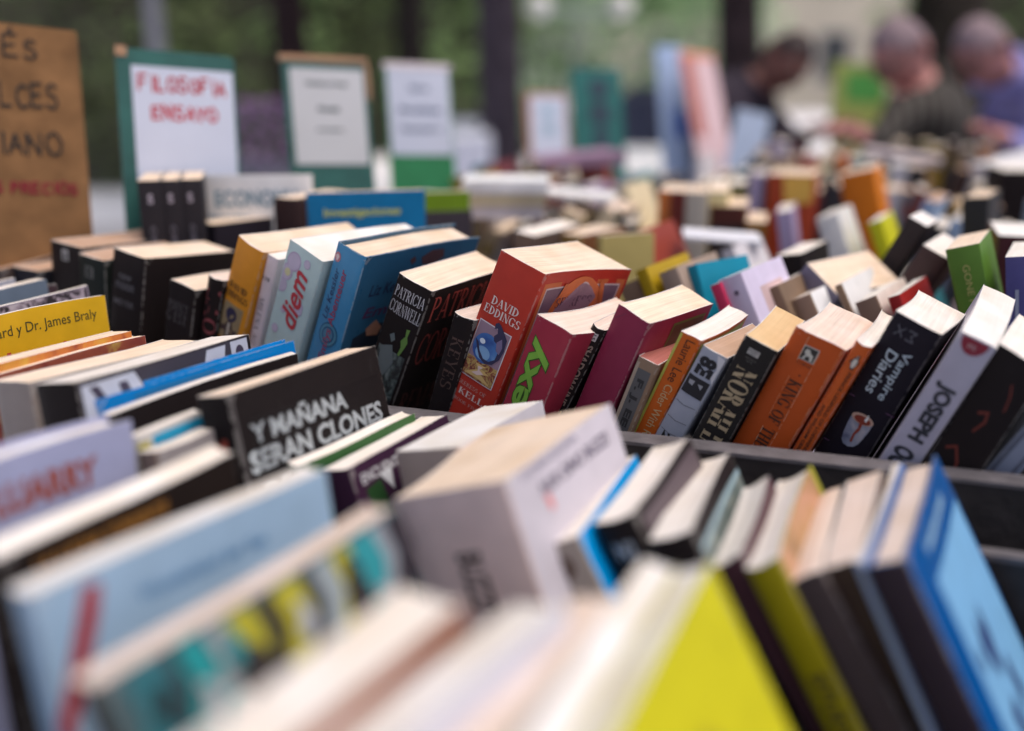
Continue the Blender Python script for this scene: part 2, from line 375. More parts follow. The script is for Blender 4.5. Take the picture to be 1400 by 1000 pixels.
# each book placed one by one: base corner x, y, z; yaw, lean, tip (degrees); thickness, width, height
H = {
 'cornwell': (-0.1596, 0.8931, 0.9169, 30.9, 23.3, -0.2, 0.0372, 0.1251, 0.1825),
 'cornwell_small': (-0.0946, 0.8625, 0.8942, 31.9, 17.7, 1.1, 0.022, 0.1, 0.1654),
 'eddings_red': (-0.0785, 0.8519, 0.917, 34.9, 20.3, 5.1, 0.0475, 0.1349, 0.2042),
 'sexy': (-0.0376, 0.8279, 0.8943, 37.2, 22.0, 3.3, 0.0372, 0.1229, 0.1793),
 'shadow': (-0.0006, 0.8333, 0.8882, 31.3, 24.4, 2.4, 0.0128, 0.0877, 0.1797),
 'maroon': (0.0273, 0.8228, 0.8975, 36.0, 20.8, 2.8, 0.0312, 0.1208, 0.1852),
 'worn': (0.0587, 0.8015, 0.8879, 29.7, 19.1, 1.4, 0.0182, 0.0894, 0.1495),
 'laurie': (0.0769, 0.8079, 0.8874, 32.6, 22.3, 0.4, 0.0187, 0.1096, 0.1793),
 'grey': (0.0906, 0.798, 0.8877, 35.6, 24.2, 2.5, 0.0219, 0.1048, 0.1711),
 'norah': (0.1185, 0.777, 0.8892, 26.4, 22.4, 0.9, 0.0279, 0.1167, 0.179),
 'king': (0.1562, 0.7758, 0.8985, 28.7, 23.5, 1.0, 0.0412, 0.1122, 0.1796),
 'penguin': (0.1973, 0.7595, 0.89, 27.8, 23.2, -0.1, 0.0127, 0.1201, 0.18),
 'vampire': (0.2254, 0.766, 0.9015, 29.2, 22.7, 1.4, 0.0378, 0.1072, 0.1903),
 'joseph': (0.2595, 0.7349, 0.8945, 28.1, 23.2, -3.1, 0.0267, 0.1519, 0.1949),
 'swirl': (0.2857, 0.7186, 0.8896, 32.5, 21.9, 0.6, 0.0362, 0.1148, 0.1887),
 'lined': (0.3195, 0.7169, 0.8891, 31.1, 29.3, 0.7, 0.0204, 0.11, 0.1892),
 'kessler': (-0.2246, 0.9064, 0.898, 32.7, 20.9, 2.2, 0.0332, 0.1728, 0.2257),
 'diem': (-0.2728, 0.9337, 0.8983, 34.8, 21.3, 2.5, 0.0438, 0.1642, 0.2235),
 'milena': (-0.291, 0.9523, 0.8876, 32.1, 19.8, 1.0, 0.0144, 0.12, 0.2147),
 'eddor': (-0.3295, 0.9686, 0.8992, 35.0, 21.4, 2.8, 0.0363, 0.1503, 0.2205),
 'lao': (-0.3407, 0.9694, 0.8826, 31.5, 16.6, 1.2, 0.0204, 0.11, 0.1887),
 'dark2': (-0.3745, 0.9712, 0.8736, 31.7, 11.7, 3.8, 0.0361, 0.11, 0.1871),
 'moon': (-0.4393, 1.0055, 0.8753, 32.7, 7.6, 5.1, 0.049, 0.1197, 0.2074),
 'greenlogo': (-0.4699, 1.0365, 0.8732, 32.3, 5.5, 0.9, 0.0417, 0.11, 0.1975),
 'firstblack': (-0.5193, 1.0729, 0.8672, 28.6, 6.2, 1.6, 0.0492, 0.1308, 0.2113),
 'lowdark': (-0.5587, 1.0882, 0.8774, 31.9, 2.7, 0.4, 0.0435, 0.11, 0.1685),
 'tanleft': (-0.582, 1.0992, 0.8615, 28.3, -8.7, -4.1, 0.06, 0.11, 0.1763),
 'patterned': (-0.4767, 0.8374, 0.847, 30.0, -3.6, -2.1, 0.0079, 0.1399, 0.1989),
 'darkthin': (-0.5279, 0.8708, 0.8453, 32.4, -3.8, -1.0, 0.007, 0.1399, 0.1983),
 'glossgrey': (-0.5363, 0.861, 0.8498, 29.4, -2.9, -0.6, 0.013, 0.14, 0.1999),
 'whiteedge': (-0.5868, 0.8947, 0.8451, 30.6, -1.4, -1.1, 0.0117, 0.1399, 0.1983),
 'braly': (-0.4436, 0.7667, 0.8479, 32.8, -2.8, 0.5, 0.0066, 0.14, 0.2093),
 'flame1': (-0.4025, 0.7028, 0.8494, 28.6, -4.1, 0.8, 0.0238, 0.14, 0.1898),
 'flame2': (-0.3847, 0.6999, 0.8463, 30.8, -5.3, 0.3, 0.017, 0.14, 0.1887),
 'beige': (-0.3636, 0.6735, 0.849, 29.0, -4.2, 1.5, 0.0392, 0.1555, 0.1896),
 'moebius': (-0.2988, 0.6194, 0.858, 22.5, -9.1, 3.4, 0.037, 0.1813, 0.1928),
 'blue': (-0.2714, 0.6325, 0.8452, 34.5, -7.0, -0.5, 0.012, 0.1798, 0.1933),
 'blackthin': (-0.2623, 0.6267, 0.8477, 34.5, -4.0, -1.1, 0.0074, 0.1711, 0.1842),
 'bluesmall': (-0.2329, 0.5925, 0.8591, 30.4, -3.9, -1.0, 0.006, 0.0553, 0.1705),
 'greysmall': (-0.2123, 0.5687, 0.8727, 29.0, -10.7, 0.8, 0.0173, 0.0544, 0.1513),
 'manana': (-0.1734, 0.6012, 0.8488, 29.3, -13.3, 1.7, 0.0276, 0.1606, 0.1996),
 'whitered': (-0.3232, 0.4576, 0.8498, 30.5, -2.2, 1.8, 0.0224, 0.14, 0.1999),
 'darkorange': (-0.2541, 0.4351, 0.8367, 30.9, 0.6, -1.7, 0.0173, 0.1496, 0.1952),
 'lightblue': (-0.2002, 0.3799, 0.8315, 37.2, -6.4, -1.1, 0.0183, 0.1697, 0.2034),
 'colourful': (-0.1215, 0.3348, 0.8251, 43.7, -13.1, -8.5, 0.0218, 0.1564, 0.2014),
 'whitepages': (-0.1108, 0.2173, 0.8489, 29.7, -4.7, 0.2, 0.0296, 0.16, 0.1996),
 'whiteblue': (-0.0449, 0.2047, 0.8482, 33.6, -15.8, 1.3, 0.0254, 0.16, 0.1994),
 'creamp': (-0.0123, 0.2259, 0.8403, 28.8, -12.1, 0.1, 0.0207, 0.16, 0.1966),
 'creamp2': (0.0098, 0.2577, 0.835, 23.9, -4.9, -0.4, 0.0156, 0.1649, 0.1996),
 'yellow': (0.0951, 0.2201, 0.8366, 24.9, -28.5, -0.0, 0.0216, 0.17, 0.2158),
 'green': (-0.1371, 0.6243, 0.8175, 31.1, -7.5, 1.2, 0.012, 0.1302, 0.1764),
 'purple': (-0.0849, 0.6138, 0.8172, 25.9, -17.0, 0.7, 0.0232, 0.1301, 0.1765),
 'whitefar': (-0.0493, 0.6203, 0.8256, 27.3, -13.3, 2.4, 0.053, 0.1303, 0.1778),
 'bigwhite': (-0.0064, 0.505, 0.8169, 28.7, -20.0, -0.7, 0.0782, 0.1397, 0.2065),
 'cyan': (0.0971, 0.4965, 0.8099, 22.6, -26.5, -1.7, 0.0286, 0.1254, 0.1957),
 'black6': (0.1296, 0.4994, 0.8305, 27.0, -27.4, -3.4, 0.0265, 0.118, 0.1886),
 'black7': (0.1507, 0.4792, 0.826, 21.7, -25.3, 0.5, 0.0255, 0.1341, 0.188),
 'f1': (0.2062, 0.484, 0.8258, 25.3, -31.5, -5.5, 0.0189, 0.1022, 0.1835),
 'f2': (0.2115, 0.4702, 0.825, 23.7, -28.1, -2.5, 0.0206, 0.1229, 0.1835),
 'f3': (0.2408, 0.4572, 0.8244, 21.8, -30.8, -0.4, 0.0198, 0.121, 0.1834),
 'f4': (0.2606, 0.4595, 0.8324, 26.4, -31.2, -4.2, 0.0229, 0.1152, 0.1844),
 'f5': (0.263, 0.4376, 0.8194, 28.5, -26.8, -1.0, 0.0051, 0.1497, 0.2028),
 'f6': (0.28, 0.4261, 0.8067, 28.3, -28.8, -1.5, 0.0225, 0.1517, 0.2209),
 'orange_up': (0.2201, 1.5112, 0.88, 14, 0, 0, 0.02, 0.11, 0.2),
 'darkred_up': (0.2373, 1.5016, 0.88, 14, 0, 0, 0.025, 0.11, 0.2),
 'white_up': (0.2587, 1.4921, 0.88, 14, 0, 0, 0.032, 0.11, 0.2),
 'cream_up': (0.2909, 1.5016, 0.88, 14, 0, 0, 0.032, 0.11, 0.2),
 'redbrown_block': (0.2965, 1.4962, 0.88, 14, 0, 0, 0.055, 0.11, 0.18),
 'mustard_low': (0.345, 1.4678, 0.88, 14, 0, 0, 0.03, 0.11, 0.16),
 'brown_white': (-0.0185, 1.258, 0.8818, 32, 8, 0, 0.03, 0.12, 0.18),
 'brown_open': (0.0545, 1.2977, 0.88, 40, 0, 0, 0.045, 0.1, 0.17),
 'paleyellow': (0.109, 1.1953, 0.8807, 66, -5, 0, 0.012, 0.075, 0.18),
 'mustard_lean': (0.1957, 0.9866, 0.8882, 32, -26, 0, 0.014, 0.11, 0.18),
 'tan_lean0': (0.1771, 1.0098, 0.8772, 32, -26, 0, 0.025, 0.11, 0.17),
 'tan_lean': (0.2185, 0.9747, 0.8882, 32, -26, 0, 0.022, 0.11, 0.18),
 'teal_flat': (0.2237, 0.9749, 0.8881, 50, -22, 0, 0.016, 0.085, 0.18),
 'pink_lean': (0.2582, 0.9098, 0.8882, 34, -26, 0, 0.012, 0.1, 0.18),
 'lilac_lean': (0.2694, 0.9078, 0.8842, 34, -26, 0, 0.026, 0.11, 0.19),
 'tan_a': (0.3174, 0.9356, 0.8899, 34, -28, 0, 0.018, 0.11, 0.17),
 'tan_b': (0.3454, 0.9333, 0.8799, 34, -28, 0, 0.022, 0.11, 0.17),
 'tan_c': (0.392, 0.9305, 0.8861, 34, -28, 0, 0.008, 0.11, 0.18),
 'tan_d': (0.3991, 0.9014, 0.8849, 34, -28, 0, 0.022, 0.11, 0.17),
 'red_low': (0.4154, 0.8837, 0.8909, 34, -25, 0, 0.012, 0.11, 0.17),
 'slate': (0.2406, 1.1037, 0.9126, 50, 35, 0, 0.05, 0.12, 0.18),
 'slate_b': (0.3252, 1.1084, 0.8826, 32, -10, 0, 0.03, 0.11, 0.17),
 'black_tall': (0.3605, 1.1365, 0.9202, 34, 26, 0, 0.022, 0.06, 0.2),
 'black_tall_b': (0.3583, 1.0638, 0.9182, 34, 26, 0, 0.03, 0.1, 0.18),
 'green_lean': (0.4561, 0.9028, 0.9083, 30, -17, 0, 0.03, 0.1, 0.19),
 'purple_curved': (0.4689, 0.8785, 0.9018, 30, -8, 0, 0.02, 0.1, 0.19),
 'darkred_right': (0.5472, 1.1141, 0.885, 20, 0, 0, 0.06, 0.12, 0.19),
 'red_mid': (0.423, 1.6672, 0.89, 20, 0, 0, 0.075, 0.12, 0.2),
 'orange_far': (0.5763, 1.6223, 0.8959, 25, -14, 0, 0.055, 0.12, 0.2),
 'stripe_yellow': (0.5267, 1.2762, 0.8931, 28, -22, 0, 0.018, 0.1, 0.18),
 'white_mid': (0.4705, 1.3171, 0.8931, 28, -22, 0, 0.03, 0.1, 0.18),
 'black_far_right': (0.8439, 1.7317, 0.89, 12, 0, 0, 0.07, 0.13, 0.2),
 'black_long': (-0.191, 1.3033, 0.875, 74, 0, 0, 0.012, 0.14, 0.2),
 'investiga': (-0.2344, 1.141, 0.91, 74, 0, 0, 0.012, 0.135, 0.21),
 'dark_up': (-0.2807, 1.1765, 0.91, 30, 0, 0, 0.035, 0.1, 0.2),
 'brown_up': (-0.3562, 1.266, 0.9, 30, 0, 0, 0.05, 0.1, 0.18),
 'dark_low': (-0.3788, 1.1882, 0.9, 40, 0, 0, 0.04, 0.1, 0.18),
 'black_a': (-0.4155, 1.1151, 0.915, -14, 0, 0, 0.025, 0.1, 0.22),
 'black_b': (-0.3955, 1.1229, 0.915, -14, 0, 0, 0.025, 0.1, 0.22),
 'black_c': (-0.376, 1.1308, 0.915, -14, 0, 0, 0.026, 0.1, 0.22),
 'greenthin': (-0.1458, 1.3166, 0.9, 74, 0, 0, 0.012, 0.09, 0.2),
 'economia': (-0.3847, 1.2206, 0.9103, 84, -3, 0, 0.012, 0.14, 0.22),
}
SG = {'cardboard': {'P': [[-0.6143, 1.1638, 1.3089], [-0.5124, 1.2354, 1.2971], [-0.5938, 1.1011, 1.0705]], 'w': 0.125, 'h': 0.247}, 'filosofia': {'P': [[-0.4708, 1.2387, 1.2799], [-0.349, 1.3086, 1.2694], [-0.455, 1.1971, 1.0673]], 'w': 0.141, 'h': 0.217}, 'sec': {'P': [[-0.324, 1.4656, 1.2717], [-0.2145, 1.5266, 1.2665], [-0.3191, 1.4223, 1.089]], 'w': 0.125, 'h': 0.188}, 'third': {'P': [[-0.225, 1.8284, 1.2648], [-0.1137, 1.8791, 1.2602], [-0.2198, 1.7797, 1.0639]], 'w': 0.122, 'h': 0.207}, 'fourth': {'P': [[0.0304, 2.3849, 1.2078], [0.1284, 2.415, 1.204], [0.0338, 2.3306, 1.023]], 'w': 0.103, 'h': 0.193}, 'teal': {'P': [[0.1411, 2.505, 1.2618], [0.2642, 2.5358, 1.2603], [0.1446, 2.4294, 1.0047]], 'w': 0.127, 'h': 0.268}, 'paleblue': {'P': [[0.4198, 3.0455, 1.3277], [0.4995, 3.0758, 1.3244], [0.4368, 2.9686, 1.066]], 'w': 0.085, 'h': 0.273}, 'redwhite': {'P': [[0.4774, 2.9883, 1.3103], [0.586, 3.0383, 1.3032], [0.5143, 2.8604, 1.0526]], 'w': 0.12, 'h': 0.29}, 'greensign': {'P': [[1.1639, 3.7642, 1.2906], [1.3622, 3.7612, 1.2805], [1.1691, 3.7038, 1.085]], 'w': 0.199, 'h': 0.214}, 'palepaper': {'P': [[0.611, 2.7873, 1.1586], [0.7043, 2.7818, 1.1396], [0.615, 2.7359, 0.9835]], 'w': 0.095, 'h': 0.178}}
RAIL = ((.3128, .5981, .944), (.3137+.06, .5606, .951))
# ================================================================= STRUCTURE
def at(X, Y): return (X, Y)
LIP0 = Vector((-.109, .828, 0)); UD = Vector((.950, -.312, 0)); VD = Vector((.312, .950, 0))
def uv(u, v, z): p = LIP0+UD*u+VD*v; return Vector((p.x, p.y, z))
Mt = Matrix((UD, VD, Vector((0, 0, 1)))).transposed().to_4x4(); Mt.translation = LIP0     # table frame
# ground
pave = mat('pale_pavement', (.78, .77, .80), .8, .12, .8, .2)
g = MB(); g.box(-250, 250, -60, 350, -.3, 0); structure(g.build('ground', pave))
slab_m = mat('paving_slab', (.46, .45, .48), .8, .2, 3, .2)
ps = thing('paving', 'pale paving slabs under and beside the book table', 'paving'); ps['kind'] = 'structure'; del ps['category']; del ps['label']
sl = MB(); sl.box(0, .58, 0, .58, 0, .012); base_me = None
for i in range(-6, 11):
    for j in range(-2, 14):
        if base_me is None:
            o = sl.build('slab', slab_m, ps); base_me = o.data
        else: o = link(bpy.data.objects.new('slab', base_me), ps)
        o.location = (i*.6, j*.6, .002)
# the book table: a long trestle top holding painted trays
wood_d = mat('dark_painted_wood', (.035, .03, .03), .6, .35, 25, .35, .4)
wood_r = mat('worn_grey_wood', (.13, .12, .128), .55, .3, 40, .4, .4)
cloth = mat('dark_table_cloth', (.045, .042, .05), .9, .3, 8, .1)
tb = thing('book_table', 'long dark trestle table carrying trays full of second hand books', 'table', Mt.copy())
m = MB(); m.box(-.62, 3.0, -.95, 2.5, .765, .79); m.build('tabletop', wood_d, tb)
for (a, b) in ((-.55, -.85), (-.55, 2.38), (2.93, 2.38), (2.93, -.85), (-.55, 1.2), (2.93, 1.2)):
    m = MB(); m.box(a-.03, a+.03, b-.03, b+.03, 0, .765); m.build('leg', wood_d, tb)
def tray(label, u0, u1, v0, v1, zf, zt, lipmat=True, ends=(1, 1)):
    t = thing('book_tray', label, 'tray', Mt.copy(), 'dark wooden trays of books along the table')
    m = MB(); m.box(u0, u1, v0, v1, .792, zf); m.build('tray_floor', wood_d, t)
    th = .020
    for (a, b, c, d, on) in ((u0, u1, v0-th, v0, 1), (u0, u1, v1, v1+th, 1), (u0-th, u0, v0-th, v1+th, ends[0]), (u1, u1+th, v0-th, v1+th, ends[1])):
        if not on: continue
        m = MB(); m.box(a, b, c, d, .792, zt); m.build('side_board', wood_d, t)
        m = MB(); m.box(a, b, c-.001, d+.001, zt+.0004, zt+.0034); m.build('rim', wood_r, t)
    return t
tray('dark wooden tray with the grey rim in front of the sharp row of leaning paperbacks', -.5, 1.5, .0, .2, .875, .9665)
tray('dark wooden tray holding the blurred row just behind the sharp leaning row', -.5, 1.7, .246, .65, .872, .93)
tray('dark wooden tray in the middle distance, below the upright orange and dark red books', -.5, 2.1, .666, 1.2, .872, .93)
tray('dark wooden tray at the far end of the table, near the three bent people', -.5, 2.7, 1.216, 2.48, .872, .93)
# front (lower) tray
ft = thing('book_tray', 'low wide tray nearest the camera, its black side showing under the grey rim', 'tray', Mt.copy(), 'dark wooden trays of books along the table')
m = MB(); m.box(-.6, .30, -.93, -.02, .792, .838); m.build('tray_floor', wood_d, ft)
m = MB(); m.box(.302, .9, -.93, -.02, .792, .797); m.build('tray_floor', wood_d, ft)
m = MB(); m.box(-.6, .9, -.944, -.932, .792, .90); m.build('side_board', wood_d, ft)
rb = thing('wooden_rail', 'short grey topped rail right of the blue book, below the long tray rim', 'rail')
A, B_ = RAIL
d = (Vector(B_)-Vector(A)); ln = d.length; d.normalize(); nn = Vector((-d.y, d.x, 0)).normalized()
Mr = Matrix((d, nn, d.cross(nn))).transposed().to_4x4(); Mr.translation = Vector(A); rb.matrix_world = Mr
m = MB(); m.box(-.1, ln+.25, 0, .012, -.004, 0); m.build('rim', wood_r, rb)
m = MB(); m.box(-.1, ln+.25, .001, .011, -.13, -.0042); m.build('side_board', wood_d, rb)

# ================================================================= HERO BOOKS
BK = {}
def bk(key, label, col, **k):
    BK[key] = Book('book', H[key], label, col, **k); return BK[key]
BLACK = (.021, .0155, .0155)
# ---- row of leaning paperbacks, left to right
b = bk('tanleft', 'low tan topped book beside the brown cardboard sign at the left edge', S(60, 50, 48), pages='tan')
b = bk('lowdark', 'low dark blue-black book left of the tall black paperback with a white square', S(36, 36, 42), pages='tan')
b = bk('firstblack', 'tall black paperback furthest left, a tiny white square at the top of its spine', BLACK, pages='tan', bend=.006)
b.panel('publisher_mark', 'spine', .019, .029, .006, .018, (.42, .4, .38)); b.poly('publisher_figure', 'spine', [[(.021, .016), (.0235, .008), (.026, .012), (.027, .016)]], (.05, .05, .05), .0004)
b = bk('greenlogo', 'greenish black paperback with a small grey square emblem between two black ones', (.022, .028, .024), pages='tan')
b.poly('emblem', 'spine', [[(.0115, .0105), (.0245, .0105), (.0245, .0225), (.0115, .0225)]], (.2, .2, .18)); b.poly('emblem_figure', 'spine', [[(.013, .012), (.023, .012), (.015, .021), (.023, .021), (.023, .0195), (.017, .0195), (.0235, .0115)][:3], [(.013, .021), (.023, .021), (.019, .014)]], (.03, .035, .03), .0004)
b = bk('moon', 'wide black paperback lettered in faint grey, its long cream top next to the orange spine', BLACK, pages='cream', bend=.004)
for tx, d_, l_, h_ in (('new', .0262, .0195, .0062), ('moon', .0358, .028, .0072), ('MEYER', .0532, .031, .0062)):
    b.text('spine_title', 'spine', sans(tx, .01), .022, d_, l_, h_, col=(.15, .14, .15))
b.poly('spine_picture', 'spine', [[(.012, .09), (.03, .084), (.041, .095), (.03, .108), (.015, .105)]], (.16, .03, .03))
b = bk('dark2', 'shorter black book with two lines of dim grey capitals left of the pink lettered spine', BLACK, pages='cream')
b.text('spine_title', 'spine', serif('PERFECT'), .0155, .0241, .028, .0095, col=(.11, .10, .10)); b.text('spine_title', 'spine', serif('GUEST'), .0146, .0355, .029, .0105, col=(.11, .10, .10))
b = bk('lao', 'narrow black spine with big dull pink capitals just left of the orange spine', BLACK, pages='pink')
b.text('spine_title', 'spine', serif('LAO'), .0115, .0345, .0474, .0165, 'down', (.30, .07, .08))
b = bk('eddor', 'orange-yellow fantasy paperback with black author lettering and a small framed figure', S(176, 116, 32), pages='cream', bend=.003)
b.text('author_name', 'spine', serif('DAVID', .2), .0172, .0477, .0245, .0068, col=(.035, .02, .02)); b.text('author_name', 'spine', serif('EDDINGS', .2), .0172, .0568, .0305, .0068, col=(.035, .02, .02))
b.panel('cover_picture', 'spine', .0035, .0305, .066, .105, (.40, .27, .12)); b.panel('cover_picture', 'spine', .0045, .0295, .067, .104, (.30, .23, .13), .0003)
b.poly('picture_figure', 'spine', [ell(.017, .077, .0075, .0075)], (.035, .03, .07), .00045)
b.poly('picture_figure', 'spine', [[(.0145, .084), (.020, .084), (.023, .092), (.0285, .090), (.027, .098), (.021, .097), (.0195, .104), (.0145, .104), (.013, .096), (.006, .098), (.0055, .092), (.011, .091)]], (.08, .05, .05), .0005)
b.poly('picture_highlight', 'spine', [[(.0155, .086), (.0185, .086), (.0185, .1), (.016, .1)]], (.55, .5, .42), .0006)
b = bk('milena', 'slim off-white paperback numbered at the top, between the orange and the pale green spines', S(176, 166, 170), pages='bright', cover2=S(176, 166, 170))
b.text('number', 'spine', serif('III', .1), .0066, .0237, .0001, .0001, col=(.1, .1, .1)) if 0 else b.text('number', 'spine', sans('119', .015), .0062, .0237, .0085, .0044, col=(.09, .09, .1))
b.text('spine_title', 'spine', serif('MILENA AG', .13), .0062, .069, .050, .0062, 'down', (.15, .12, .14))
b = bk('diem', 'pale green book with a pink handwritten title and lilac flowers', S(152, 172, 172), pages='bright', flare=.002)
lil = (.47, .38, .55)
for cx, cy, r_ in ((.006, .030, .0075), (.012, .017, .0085), (.004, .044, .0065), (.031, .056, .006), (.0275, .012, .004), (.030, .105, .009), (.009, .088, .004), (.013, .066, .003)):
    b.poly('flower_petal', 'spine', [[(max(.0018, min(.0358, x)), y) for x, y in ell(cx, cy, r_, r_*1.1)]], lil); b.poly('flower_petal', 'spine', [[(max(.002, min(.0356, x)), y) for x, y in ell(cx, cy, r_*.86, r_*.96)]], (.52, .47, .6), .0003)
b.poly('flower_centre', 'spine', [ell(.0075, .0295, .0035, .004)], (.62, .6, .35), .0004)
b.text('spine_title', 'spine', sans('diem', .02, .35), .0225, .0500, .058, .021, 'up', (.55, .05, .07), .0005)
b = bk('kessler', 'blue hardback with a small pink skull badge and reddish script running up its spine', S(44, 88, 118, .8), pages='cream', hard=True, rough=.3, cover2=S(52, 110, 146, .6))  # cover darker than the spine: shade of the downward face put into its colour
b.text('author_name', 'spine', sans('Liz Kessler', 0, .15), .0085, .0478, .050, .0062, 'up', (.03, .045, .12)); b.text('spine_title', 'spine', sans('Emilys Abenteuer', .01, .1), .0178, .066, .092, .0088, 'up', (.33, .05, .10), .0005)
b.poly('badge', 'spine', [ell(.0052, .0128, .0040, .0048)], (.55, .22, .26)); b.poly('badge_skull', 'spine', [ell(.0052, .0122, .0022, .0022), [(.0040, .0142), (.0064, .0142), (.006, .0160), (.0044, .0160)]], (.75, .62, .62), .0004)
for r_, c_ in ((.0105, (.03, .12, .22)), (.0092, (.08, .25, .36)), (.0070, (.03, .10, .2)), (.0056, (.08, .22, .34))): b.poly('porthole_picture', 'spine', [ell(.0175, .086, r_, r_*1.15)], c_, .0003+(.0105-r_)*.03)
b.text('cover_lettering', 'cover', sans('Liz Kessler', .01, .2), .052, .037, .064, .012, col=(.02, .03, .09)); b.text('cover_lettering', 'cover', sans('Emilys', .01, .2), .055, .062, .07, .014, col=(.10, .03, .10))
b.poly('cover_picture', 'cover', [[(.085, .012), (.10, .006), (.118, .007), (.122, .016), (.108, .022), (.09, .02)]], (.10, .05, .06)); b.poly('cover_picture', 'cover', [[(.068, .012), (.074, .009), (.078, .014), (.073, .018)]], (.10, .05, .06))
b.poly('cover_picture', 'cover', [[(.015, .085), (.05, .075), (.11, .088), (.15, .08), (.15, .15), (.015, .15)]], (.02, .03, .05)); b.poly('cover_picture', 'cover', [[(.03, .078), (.042, .07), (.053, .08), (.05, .088), (.034, .086)]], (.5, .25, .17), .0004)
b = bk('cornwell', 'black thriller with tall condensed white author lettering and red capitals on its cover', BLACK, pages='cream', bend=.003)
b.text('author_name', 'spine', serif('PATRICIA', .14, .03), .0190, .0152, .0325, .0110, col=(.60, .58, .60)); b.text('author_name', 'spine', serif('CORNWELL', .14, .02), .0190, .0305, .0340, .0120, col=(.60, .58, .60))
sm = picture_mat('smoky_picture', [(.02, .02, .02), (.03, .035, .035), (.10, .13, .12), (.25, .28, .27)], 45, 3)
b.panel('spine_picture', 'spine', .004, .034, .072, .125, None, m=sm)
b.poly('green_stem', 'spine', [[(.0265, .045), (.0300, .044), (.0295, .052), (.0315, .057), (.0300, .064), (.0275, .073), (.0255, .072), (.0265, .064), (.0245, .058), (.0275, .052)]], (.16, .30, .07))
b.poly('pale_petal', 'spine', [[(.012, .058), (.016, .054), (.019, .060), (.016, .064)], [(.006, .073), (.018, .066), (.024, .082), (.018, .1), (.010, .095)]], (.16, .19, .19), .0004)
red = (.50, .10, .08)
b.text('cover_lettering', 'cover', serif('PATRICIA', .13, .03), .058, .021, .098, .026, col=red); b.text('cover_lettering', 'cover', serif('CORNWELL', .13, .02), .064, .064, .108, .034, col=(.24, .045, .04)); b.text('spine_title', 'spine', serif('POINT OF'), .017, .135, .026, .007, col=(.2, .15, .1)); b.text('cover_lettering', 'cover', serif('REMAINS', .15, .03), .055, .125, .088, .026, col=(.12, .04, .035))
b = bk('cornwell_small', 'small black book tucked between the red lettered thriller and the red fantasy spine', BLACK, pages='pink')
b.text('cover_lettering', 'cover', sans('SEND', .0), .034, .022, .04, .012, col=(.10, .05, .05)); b.text('spine_title', 'spine', serif('KEYES', .15), .0115, .045, .05, .012, 'down', (.10, .06, .05))
b = bk('eddings_red', 'thick red fantasy paperback with white author lettering and a framed blue orb picture', S(150, 44, 32), pages='cream', flare=.016, bend=-.002)
b.text('author_name', 'spine', serif('DAVID', .19), .0238, .0412, .0285, .0074, col=(.78, .68, .64)); b.text('author_name', 'spine', serif('EDDINGS', .19), .0242, .0502, .0385, .0074, col=(.78, .68, .64))
b.panel('picture_frame', 'spine', .0052, .0400, .0615, .1150, (.68, .64, .66), .0002); b.panel('spine_picture', 'spine', .0060, .0391, .0624, .1141, (.30, .20, .26), .00035)
b.panel('spine_picture', 'spine', .0060, .0391, .0955, .1141, None, .0005, m=picture_mat('desert_picture', [(.10, .02, .02), (.25, .06, .04), (.55, .38, .12), (.16, .05, .05)], 120, 2))
orbm = picture_mat('orb_shading', [(.03, .08, .30), (.07, .20, .50), (.22, .42, .68)], 40, .6)
o = b.poly('blue_orb', 'spine', [ell(.0205, .0835, .0134, .0137, 30)], (.06, .15, .42), .0006); o.data.materials[0] = orbm
o = b.poly('orb_glow', 'spine', [ell(.0195, .0885, .0078, .0062, 24)], (.25, .45, .72), .0007); b.poly('orb_highlight', 'spine', [ell(.0155, .0785, .0030, .0024, 16)], (.7, .78, .85), .0008)
b.poly('dragon', 'spine', [[(.008, .079), (.012, .081), (.016, .0875), (.022, .0925), (.028, .0925), (.033, .088), (.0335, .08), (.030, .0745), (.026, .073), (.0245, .069), (.027, .0655), (.0255, .0615), (.0225, .0630), (.0218, .0585), (.0245, .0562), (.0275, .0575), (.0315, .061), (.0375, .067), (.0385, .077), (.0370, .086), (.032, .0935), (.025, .0960), (.018, .0935), (.0125, .0865)]], (.045, .04, .09), .0009)
b.poly('dragon_wing', 'spine', [[(.029, .073), (.033, .068), (.036, .075), (.035, .082), (.031, .080)]], (.20, .16, .28), .0011)
b.poly('rock_flame', 'spine', [[(.0165, .099), (.0275, .0985), (.024, .102), (.033, .104), (.026, .107), (.038, .113), (.022, .1115), (.008, .1125), (.016, .107), (.021, .1035)]], (.62, .42, .16), .0008)
b.poly('rock_flame', 'spine', [[(.02, .1005), (.0255, .1), (.0225, .1035), (.028, .1055), (.022, .109), (.016, .109), (.0215, .105)]], (.72, .55, .5), .001)
b.text('spine_title', 'spine', serif('SEERESS OF', .15), .0215, .1225, .031, .0036, col=(.5, .3, .26)); b.text('spine_title', 'spine', serif('* KELL', .17), .0200, .1302, .0340, .0060, col=(.72, .6, .55))
b.text('spine_title', 'spine', serif('BOOK FIVE', .15), .0215, .139, .028, .003, col=(.5, .3, .26))
lp = (.30, .18, .22); orng = (.58, .15, .05)
b.panel('cover_panel', 'cover', .008, .132, .010, .20, orng, .0002)
b.panel('cover_panel', 'cover', .013, .127, .0145, .19, (.62, .5, .5), .0004); b.panel('cover_panel', 'cover', .0145, .1255, .0160, .189, (.20, .12, .16), .0006)
b.poly('cover_arch', 'cover', [ell(.072, .064, .046, .058, 40)], orng, .0009); b.poly('cover_arch', 'cover', [ell(.072, .064, .041, .053, 40)], (.62, .5, .5), .0011); b.poly('cover_arch', 'cover', [ell(.072, .064, .0395, .0515, 40)], lp, .0013)
